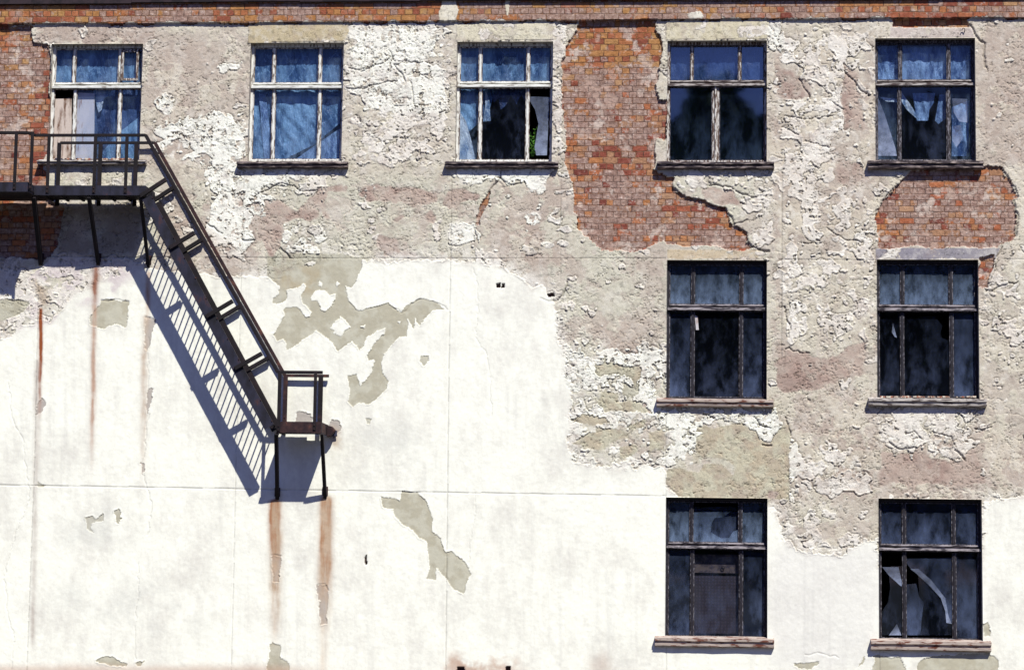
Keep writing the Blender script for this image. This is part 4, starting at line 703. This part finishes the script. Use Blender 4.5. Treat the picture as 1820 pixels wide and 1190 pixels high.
shape(5, [(1692, 225), (1708, 222), (1712, 245), (1700, 262), (1692, 250)], 0.158, 'glass_shard', 'glass_shard', w5)
shape(6, [(1235, 560), (1240, 562), (1242, 586), (1237, 586)], 0.158, 'glass_shard', 'board_pale', w6)
shape(7, [(1587, 573), (1590, 585), (1594, 600), (1590, 598), (1585, 590)], 0.158, 'glass_shard', 'glass_shard', w7)
# sheeting and boards inside
SG = 'plastic sheets behind the upper windows'
shape(8, [(1231, 900), (1314, 900), (1314, 966), (1231, 966)], 0.215, 'inner_pane', 'glass_haze', w8)
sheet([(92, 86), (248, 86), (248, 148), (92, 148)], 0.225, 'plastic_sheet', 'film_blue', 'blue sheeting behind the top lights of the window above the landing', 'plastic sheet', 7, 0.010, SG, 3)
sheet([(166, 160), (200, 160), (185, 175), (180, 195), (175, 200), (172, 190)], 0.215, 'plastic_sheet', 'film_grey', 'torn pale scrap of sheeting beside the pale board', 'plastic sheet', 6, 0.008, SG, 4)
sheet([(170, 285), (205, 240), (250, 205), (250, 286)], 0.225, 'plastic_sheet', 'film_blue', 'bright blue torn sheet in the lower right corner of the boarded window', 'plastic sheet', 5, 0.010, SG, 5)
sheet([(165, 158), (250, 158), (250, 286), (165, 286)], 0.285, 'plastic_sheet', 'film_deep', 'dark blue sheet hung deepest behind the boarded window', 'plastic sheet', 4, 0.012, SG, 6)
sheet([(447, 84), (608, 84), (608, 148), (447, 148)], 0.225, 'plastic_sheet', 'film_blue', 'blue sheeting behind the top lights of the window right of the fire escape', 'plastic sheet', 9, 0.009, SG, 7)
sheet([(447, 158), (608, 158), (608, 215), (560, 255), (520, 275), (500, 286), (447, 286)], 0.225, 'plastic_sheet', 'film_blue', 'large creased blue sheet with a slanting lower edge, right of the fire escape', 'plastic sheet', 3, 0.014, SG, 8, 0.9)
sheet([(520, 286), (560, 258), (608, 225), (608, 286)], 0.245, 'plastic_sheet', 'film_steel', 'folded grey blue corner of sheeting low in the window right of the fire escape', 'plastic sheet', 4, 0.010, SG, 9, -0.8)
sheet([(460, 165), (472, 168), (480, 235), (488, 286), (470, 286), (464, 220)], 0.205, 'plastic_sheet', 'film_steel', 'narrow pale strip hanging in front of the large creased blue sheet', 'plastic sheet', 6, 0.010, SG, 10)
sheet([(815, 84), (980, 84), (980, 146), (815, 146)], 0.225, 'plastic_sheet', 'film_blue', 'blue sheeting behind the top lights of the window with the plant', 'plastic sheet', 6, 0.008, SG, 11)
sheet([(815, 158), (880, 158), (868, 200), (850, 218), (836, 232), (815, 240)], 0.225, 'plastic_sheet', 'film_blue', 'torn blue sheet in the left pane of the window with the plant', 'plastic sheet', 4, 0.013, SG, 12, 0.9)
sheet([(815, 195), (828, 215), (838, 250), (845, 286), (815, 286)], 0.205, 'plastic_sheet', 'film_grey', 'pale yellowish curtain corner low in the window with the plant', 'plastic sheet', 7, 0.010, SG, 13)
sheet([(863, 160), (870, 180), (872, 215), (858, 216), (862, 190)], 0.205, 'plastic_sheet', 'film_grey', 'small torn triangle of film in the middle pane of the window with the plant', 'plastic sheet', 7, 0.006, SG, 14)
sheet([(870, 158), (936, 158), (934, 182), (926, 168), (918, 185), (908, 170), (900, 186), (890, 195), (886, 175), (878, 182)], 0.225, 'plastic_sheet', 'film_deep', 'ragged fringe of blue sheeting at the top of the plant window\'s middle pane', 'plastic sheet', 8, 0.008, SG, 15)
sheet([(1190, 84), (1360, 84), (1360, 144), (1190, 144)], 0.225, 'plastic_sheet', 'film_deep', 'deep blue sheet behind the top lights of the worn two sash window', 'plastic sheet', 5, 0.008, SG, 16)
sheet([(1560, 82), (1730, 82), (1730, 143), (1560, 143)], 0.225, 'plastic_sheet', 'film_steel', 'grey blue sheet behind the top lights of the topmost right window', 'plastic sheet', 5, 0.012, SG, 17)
CG = 'ragged cloths in the upper right window'
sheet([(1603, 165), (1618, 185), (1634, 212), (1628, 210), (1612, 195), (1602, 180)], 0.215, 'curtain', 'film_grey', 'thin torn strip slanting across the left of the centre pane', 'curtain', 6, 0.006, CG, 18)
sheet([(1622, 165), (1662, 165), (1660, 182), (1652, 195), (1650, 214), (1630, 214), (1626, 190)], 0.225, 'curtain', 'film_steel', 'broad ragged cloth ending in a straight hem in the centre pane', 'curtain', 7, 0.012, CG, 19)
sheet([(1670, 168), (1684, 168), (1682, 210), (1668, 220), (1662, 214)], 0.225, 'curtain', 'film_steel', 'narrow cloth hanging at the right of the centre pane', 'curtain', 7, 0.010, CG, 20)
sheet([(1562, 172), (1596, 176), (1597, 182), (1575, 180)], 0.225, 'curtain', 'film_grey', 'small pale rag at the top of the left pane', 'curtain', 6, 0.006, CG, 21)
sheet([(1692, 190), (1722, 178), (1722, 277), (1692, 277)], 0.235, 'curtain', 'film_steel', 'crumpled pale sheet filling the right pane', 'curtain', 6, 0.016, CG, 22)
def board(pts, y, mat, label):
    P = [W(a, b, -y) for a, b in pts]; o = MB().slab([(p.x, p.z) for p in P], y, y + 0.018).build('board', MAT[mat], None, bevel=0.002); tag(o, label, 'board', 'boards in the window above the landing'); return o
board([(95, 176), (127, 174), (128, 284), (94, 284)], 0.19, 'board', 'brown stained wooden board in the left pane behind the railing')
board([(132, 164), (168, 166), (167, 282), (133, 283)], 0.20, 'board_pale', 'pale peeling board right of the brown stained board')
# dotted panel
P0, P1 = W(1234, 1022, -0.24), W(1314, 1126, -0.24); mb = MB(); mb.box(P0.x, P1.x, 0.24, 0.25, P1.z, P0.z); 
m_, n_, o_ = newmat('dotted_panel'); b_ = N(n_, 'ShaderNodeBsdfPrincipled'); g_ = N(n_, 'ShaderNodeNewGeometry'); v_ = N(n_, 'ShaderNodeTexVoronoi'); v_.inputs['Scale'].default_value = 18; v_.inputs['Randomness'].default_value = 0.15
n_.links.new(g_.outputs['Position'], v_.inputs['Vector']); r_ = ramp(n_, v_.outputs['Distance'], [(0.22, C(62, 52, 62)), (0.46, C(42, 34, 42))]); n_.links.new(r_.outputs['Color'], b_.inputs['Base Color']); n_.links.new(b_.outputs[0], o_.inputs[0]); MAT['dotted_panel'] = m_
o = mb.build('dotted_panel', m_, None); tag(o, 'dark panel with rows of small dots behind the centre pane of the lowest left window', 'panel')
P0, P1 = W(1234, 984, -0.25), W(1314, 1018, -0.25); o = MB().box(P0.x, P1.x, 0.26, 0.27, P1.z, P0.z).build('blank_panel', MAT['reveal_dark'], None); tag(o, 'plain dull purple panel just above the dotted panel', 'panel')
c_ = W(1285, 1008, -0.235); mb = MB()
for i in range(12):
    a, b = i * math.pi / 6, (i + 1) * math.pi / 6; mb.bar(c_ + Vector((math.cos(a) * 0.03, 0, math.sin(a) * 0.03)), c_ + Vector((math.cos(b) * 0.03, 0, math.sin(b) * 0.03)), 0.01, 0.01, (0, 1, 0))
o = mb.build('metal_ring', MAT['iron'], None); tag(o, 'small dark ring on the plain panel above the dotted panel', 'ring')
# plant growing in window 3
leaf = two_tone('leaf', (0.03, 0.10, 0.015), (0.10, 0.26, 0.03), 25, rough=0.6, bump=0.0)
plant = empty('plant', W(946, 276, -0.3), 'small bright green plant growing behind the broken right pane', 'plant')
bs = W(946, 278, -0.3); mb = MB(); tops = []
for i in range(6):
    q = W(random.uniform(942, 956), random.uniform(226, 262), -0.28); mb.rod(bs + Vector((random.uniform(-.03, .03), 0, 0)), q, 0.004, 5, 0.002); tops.append(q)
mb.build('stem', leaf, plant); mb = MB()
for q in tops:
    for j in range(16):
        p = bs.lerp(q, random.uniform(0.25, 1.08)) + Vector((random.uniform(-.05, .05), random.uniform(-.05, .03), random.uniform(-.03, .03))); d = Vector((random.uniform(-1, 1), random.uniform(-1, 0.2), random.uniform(-.4, .9))).normalized(); s_ = d.orthogonal().normalized(); L_ = random.uniform(0.03, 0.055)
        vs_ = [mb.bm.verts.new(v) for v in (p, p + d * L_ * .5 + s_ * L_ * .32, p + d * L_, p + d * L_ * .5 - s_ * L_ * .32)]; mb.bm.faces.new(vs_)
mb.build('foliage', leaf, plant)
# loose debris on two sills
def rubble(k, x0, x1, y, label):
    mb = MB()
    for i in range(46):
        p = W(random.uniform(x0, x1), y, -random.uniform(0.0, 0.09)); s_ = random.uniform(0.012, 0.035)
        c0 = [mb.bm.verts.new(p + Vector((a * s_ * random.uniform(.6, 1.3), b * s_ * random.uniform(.5, 1), c * s_ * random.uniform(.3, .7)))) for a in (-1, 1) for b in (-1, 1) for c in (-1, 1)]
        for f in ((0, 1, 3, 2), (4, 6, 7, 5), (0, 4, 5, 1), (2, 3, 7, 6), (0, 2, 6, 4), (1, 5, 7, 3)): mb.bm.faces.new([c0[i_] for i_ in f])
    o = mb.build('plaster_debris', MAT['rubble'], None); tag(o, label, 'debris', None, 'stuff')
rubble(7, 1568, 1736, 705, 'flakes of plaster and brick lying on the sill under the concrete lintel window')
rubble(1, 96, 245, 283, 'crumbled plaster lying on the sill behind the landing railing')
#@IRON
fe = empty('fire_escape', (4.0, 0, 4.0), 'rusty dark iron fire escape with upper landing, steep stair and small lower landing', 'fire escape')
def P3(px, py, d): return W(px, py, d)
D = 0.79; DR = 0.10; DL = 1.14
def at_y(p, d): return Vector((p.x, -d, p.z))
zdeck_t = P3(160, 330, D).z; zdeck_b = P3(160, 347, D).z; xa = P3(60, 340, D).x; xb = P3(259, 340, D).x; xL = P3(50, 333, DL).x; x_end = -3.2
th = 0.02
mb = MB(); mb.box(xa, xb, -D - th, -D, zdeck_b, zdeck_t); mb.box(xa + 0.01, xb - 0.01, -D, -D + 0.06, zdeck_b, zdeck_b + 0.015); mb.build('fascia', MAT['iron_plate'], fe)
mb = MB(); mb.box(xb - th, xb, -D + 0.002, -DR, zdeck_b, zdeck_t - 0.003); mb.build('fascia', MAT['iron_plate'], fe)
mb = MB(); mb.box(x_end, xL, -DL - th, -DL, zdeck_b, zdeck_t); mb.build('fascia', MAT['iron_plate'], fe)
mb = MB(); mb.bar((xL, -DL - 0.01, (zdeck_b + zdeck_t) / 2), (xa, -D - 0.01, (zdeck_b + zdeck_t) / 2), 0.02, zdeck_t - zdeck_b - 0.006); mb.build('fascia', MAT['iron_plate'], fe)
mb = MB(); mb.slab([(xa + 0.02, zdeck_b + 0.03), (xb - th - 0.002, zdeck_b + 0.03), (xb - th - 0.002, zdeck_b + 0.055), (xa + 0.02, zdeck_b + 0.055)], -D + 0.002, -DR); mb.build('deck', MAT['iron'], fe)
mb = MB(); mb.box(x_end, xa + 0.018, -DL + 0.002, 0.0, zdeck_b + 0.03, zdeck_b + 0.055); mb.build('deck', MAT['iron'], fe)
mb = MB()
for i in range(7): 
    xx = xa + 0.15 + i * (xb - xa - 0.3) / 6; mb.box(xx - 0.02, xx + 0.02, -D + 0.01, -DR, zdeck_b + 0.002, zdeck_b + 0.029)
mb.build('joists', MAT['iron'], fe)
# handrails
def bar(name, a, b, wx, wy, mat='iron', up=(0, 0, 1), par=None): return MB().bar(a, b, wx, wy, up).build(name, MAT[mat], par or fe, bevel=0.004)
r0, r1 = P3(62, 242, D), P3(259, 239, D); zr = (r0.z + r1.z) / 2; r0.z = r1.z = zr; rl = P3(50, 235, DL); rl.z = P3(20, 236, DL).z
hb_ = P3(494, 661, D); he = P3(573.5, 661, D); he.z = hb_.z
bar('handrail', r0, r1, 0.05, 0.05); bar('handrail', rl, r0, 0.05, 0.05); bar('handrail', (x_end, -DL, rl.z), rl, 0.05, 0.05); bar('handrail', r1, hb_, 0.06, 0.06); bar('handrail', hb_, he, 0.05, 0.055)
q0, q1, q2, q3 = [at_y(v, DR) for v in (P3(88, 240, D), r1, hb_, he)]; q0.z = q1.z
bar('handrail', q0, q1, 0.05, 0.045, 'iron'); bar('handrail', q1, q2, 0.06, 0.06, 'iron_rust'); bar('handrail', q2, q3, 0.05, 0.05, 'iron_rust')
# posts
def post(px, d, ztop, zbot, wd=0.06, mat='iron'):
    x = P3(px, 290 if zbot > 6 else 700, d).x
    if px > 480: x = P3(px, 700, d).x
    m_ = MB(); m_.box(x - wd / 2, x + wd / 2, -d - 0.03, -d - 0.022, zbot, ztop); m_.box(x - wd / 2, x - wd / 2 + 0.008, -d - 0.022, -d + 0.03, zbot, ztop); o = m_.build('post', MAT[mat], fe)
    for z in (zbot + 0.03, zbot + 0.10): MB().rod((x, -d - 0.045, z), (x, -d - 0.031, z), 0.012, 6).build('bolt', MAT['iron_rust'], o)
    return o
for px in (86.5, 169, 225): post(px, D, zr, zdeck_b + 0.03)
for px in (28, 56.5): post(px, DL if px < 50 else D + 0.42, rl.z, zdeck_b + 0.03)
for px in (-30, -90): post(px, DL, rl.z, zdeck_b + 0.03)
for px in (105, 178.5, 242): post(px, DR, zr, zdeck_b - 0.08, 0.075)
zlt, zlb = P3(530, 749, D).z, P3(530, 769, D).z
lx0, lx1 = P3(492, 760, D).x, P3(571, 760, D).x
post(497, D, hb_.z, zlb + 0.02, 0.062); post(560.5, D, hb_.z, zlb + 0.04, 0.055); post(507.5, DR, hb_.z, zlt + 0.02, 0.08, 'iron_rust'); post(570, DR, hb_.z, zlb + 0.02, 0.085)
# lower landing
MB().box(lx0, lx1, -D - th, -D, zlb, zlt).build('fascia', MAT['iron_rust'], fe); MB().box(lx1 - th, lx1, -D + 0.002, -0.02, zlb, zlt - 0.004).build('fascia', MAT['iron_rust'], fe); MB().box(lx0, lx0 + th, -D + 0.002, -0.02, zlb, zlt - 0.004).build('fascia', MAT['iron'], fe)
MB().box(lx0 + th + 0.002, lx1 - th - 0.002, -D + 0.004, -DR, zlb + 0.02, zlb + 0.045).build('deck', MAT['iron'], fe)
x1_ = P3(572, 762, 0.5).x; MB().slab([(lx1 + 0.005, zlb - 0.03), (lx1 + 0.005, zlt - 0.02), (lx1 + 0.09, zlt - 0.04), (lx1 + 0.15, (zlb + zlt) / 2 - 0.01), (lx1 + 0.08, zlb - 0.01)], -0.22, -0.05).build('anchor_plate', MAT['iron_rust'], fe, bevel=0.006)
# stringers: deep plates with small flanges
s_t, s_b = P3(260, 350, D), P3(478.5, 758, D); sw = 0.18
sd = (s_b - s_t).normalized(); sn = Vector((-sd.z, 0, sd.x)); sn = sn if sn.x > 0 else -sn
for d in (D, DR):
    a, b = at_y(s_t, d), at_y(s_b, d); MB().bar(a, b, 0.016, sw, sn).build('stringer', MAT['iron_plate'] if d == D else MAT['iron'], fe)
    sg = 1
    for sg in (1, -1):
        MB().bar(a + sn * sg * (sw / 2 - 0.008) + Vector((0, 0.034, 0)), b + sn * sg * (sw / 2 - 0.008) + Vector((0, 0.034, 0)), 0.05, 0.014, sn).build('stringer_flange', MAT['iron'], fe)
nr_ = int((s_b - s_t).length / 0.141)
for i in range(nr_ + 1):
    p = s_t.lerp(s_b, (i + 0.5) / (nr_ + 1)); MB().rod(at_y(p, D - 0.01), at_y(p, DR + 0.01), 0.0125, 6).build('tread', MAT['iron'], fe)
for i in range(0, nr_ + 1, 3):
    p = s_t.lerp(s_b, (i + 0.5) / (nr_ + 1)) + sn * 0.095; MB().rod(p + Vector((0, -0.022, 0)), p + Vector((0, -0.009, 0)), 0.012, 6).build('bolt', MAT['iron_rust'], fe)
# stair posts
for (ax, ay), (bx, by) in (((250, 349), (296, 319)), ((302, 441), (346, 414)), ((367, 563), (414, 535)), ((418, 655), (466, 628))):
    a, b = P3(ax, ay, D), P3(bx, by, D)
    for d in (D + 0.02, DR):
        o = MB().bar(at_y(a, d), at_y(b, d), 0.07, 0.07, Vector((0, 1, 0))).build('post', MAT['iron'], fe, bevel=0.004)
# struts to the wall
def strut(ax, ay, bx, by, d, wd, mat='iron'):
    MB().bar(P3(ax, ay, d), P3(bx, by, 0.0), wd, wd, (0, 1, 0)).build('strut', MAT[mat], fe, bevel=0.004)
    MB().bar(P3(bx, by - 12, -0.03), P3(bx, by - 12, 0.035), 0.10, 0.16).build('wall_anchor', MAT['iron_rust'], fe, bevel=0.006)
strut(60, 350, 73, 470, D, 0.075); strut(158, 350, 175, 470, D, 0.065); strut(250, 352, 264, 474, D, 0.055); strut(491, 770, 493, 886, D, 0.065); strut(572, 770, 578, 884, D, 0.060); strut(-40, 345, -30, 478, DL, 0.07)
# odd fittings on the wall
c_ = W(595, 770, 0.04); mb = MB(); mb.rod(c_ + Vector((0, 0.08, 0)), c_ + Vector((0, -0.03, 0.0)), 0.022, 8); mb.box(c_.x - 0.05, c_.x + 0.045, -0.08, -0.055, c_.z - 0.05, c_.z + 0.05, 0.008)
o = mb.build('wall_fitting', two_tone('steel', C(90, 100, 130), C(60, 60, 80), 8), None); tag(o, 'small grey metal fitting fixed to the wall beside the lower landing', 'fitting')
c_ = W(1712, 55, 0.02); mb = MB()
for i in range(9):
    a, b = math.pi * (i / 9) , math.pi * ((i + 1) / 9); mb.bar(c_ + Vector((math.cos(a) * 0.025, -0.03, math.sin(a) * 0.04)), c_ + Vector((math.cos(b) * 0.025, -0.03, math.sin(b) * 0.04)), 0.012, 0.012, (0, 1, 0))
mb.bar(c_ + Vector((0.025, -0.03, 0)), c_ + Vector((0.025, 0.04, -0.01)), 0.012, 0.012)
o = mb.build('wall_hook', MAT['iron_rust'], None); tag(o, 'small rusty hook on the lintel above the topmost right window', 'hook')
#@SURROUND
m, n, out = newmat('yard_ground'); b_ = N(n, 'ShaderNodeBsdfPrincipled'); t_ = geo_noise(n, 0.4, (1, 1, 1), 8); r_ = ramp(n, t_.outputs['Fac'], [(0.35, (0.030, 0.029, 0.030)), (0.65, (0.055, 0.052, 0.052))]); n.links.new(r_.outputs['Color'], b_.inputs['Base Color']); b_.inputs['Roughness'].default_value = 0.95; n.links.new(b_.outputs[0], out.inputs[0])
bm = bmesh.new(); bmesh.ops.create_grid(bm, x_segments=40, y_segments=40, size=400); me = bpy.data.meshes.new('ground'); bm.to_mesh(me); bm.free(); me.materials.append(m); o = bpy.data.objects.new('ground', me); link(o); o.location = (9, 0, 0); tag(o, kind='structure')
# the trees across the yard whose dark crowns show in the glass
foli = two_tone('foliage', (0.020, 0.045, 0.012), (0.05, 0.10, 0.025), 2.0, rough=0.8, bump=0.0)
rs = np.random.RandomState(5); V, Fq = [], []
def crown(cx, cy, h, rx, n_):
    for i in range(n_):
        u = rs.normal(size=3); u /= np.linalg.norm(u); rr = rs.uniform(0.55, 1.0) ** 0.5; zc_ = h * 0.56; taper = 1 - 0.35 * max(u[2], 0)
        c = np.array([cx + u[0] * rx * rr * taper, cy + u[1] * rx * rr * taper, zc_ + u[2] * h * 0.44 * rr]); c += rs.normal(size=3) * 0.25
        a = rs.normal(size=3); a /= np.linalg.norm(a); b = np.cross(a, rs.normal(size=3)); b /= np.linalg.norm(b); s = rs.uniform(0.35, 0.75); k0 = len(V)
        V.extend([c - a * s, c + b * s * 0.6, c + a * s, c - b * s * 0.6]); Fq.append((k0, k0 + 1, k0 + 2, k0 + 3))
def trunk(cx, cy, h):
    n0 = len(V)
    for z, r in ((0, 0.45), (h * 0.5, 0.28)):
        for i in range(6): V.append(np.array([cx + r * math.cos(i * 1.047), cy + r * math.sin(i * 1.047), z]))
    for i in range(6): Fq.append((n0 + i, n0 + (i + 1) % 6, n0 + 6 + (i + 1) % 6, n0 + 6 + i))
camx, camy, camz = CAM
for X_, T_, H2, rx_ in ((-62, 60, 20, 9), (-45, 75, 21, 9), (-30, 60, 17, 8), (-16, 70, 20, 8), (4.9, 50, 24.0, 3.2), (13.6, 50, 23.3, 4.3), (22.6, 50, 22.5, 4.2), (27, 56, 19.0, 5), (0, 66, 20, 6), (10, 68, 20, 5), (19, 70, 20, 5), (36, 70, 16, 9), (50, 60, 17, 9), (64, 72, 18, 9), (-6, 58, 15, 5), (8, 75, 17, 7), (15, 70, 15, 6)):
    crown(X_, -T_, H2, rx_, 3600); trunk(X_, -T_, H2)
me = bpy.data.meshes.new('tree_belt'); me.from_pydata([tuple(v) for v in V], [], Fq); me.materials.append(foli); o = bpy.data.objects.new('tree_belt', me); link(o); tag(o, 'dark belt of leafy trees across the yard mirrored in the window glass', 'trees', None, 'stuff')
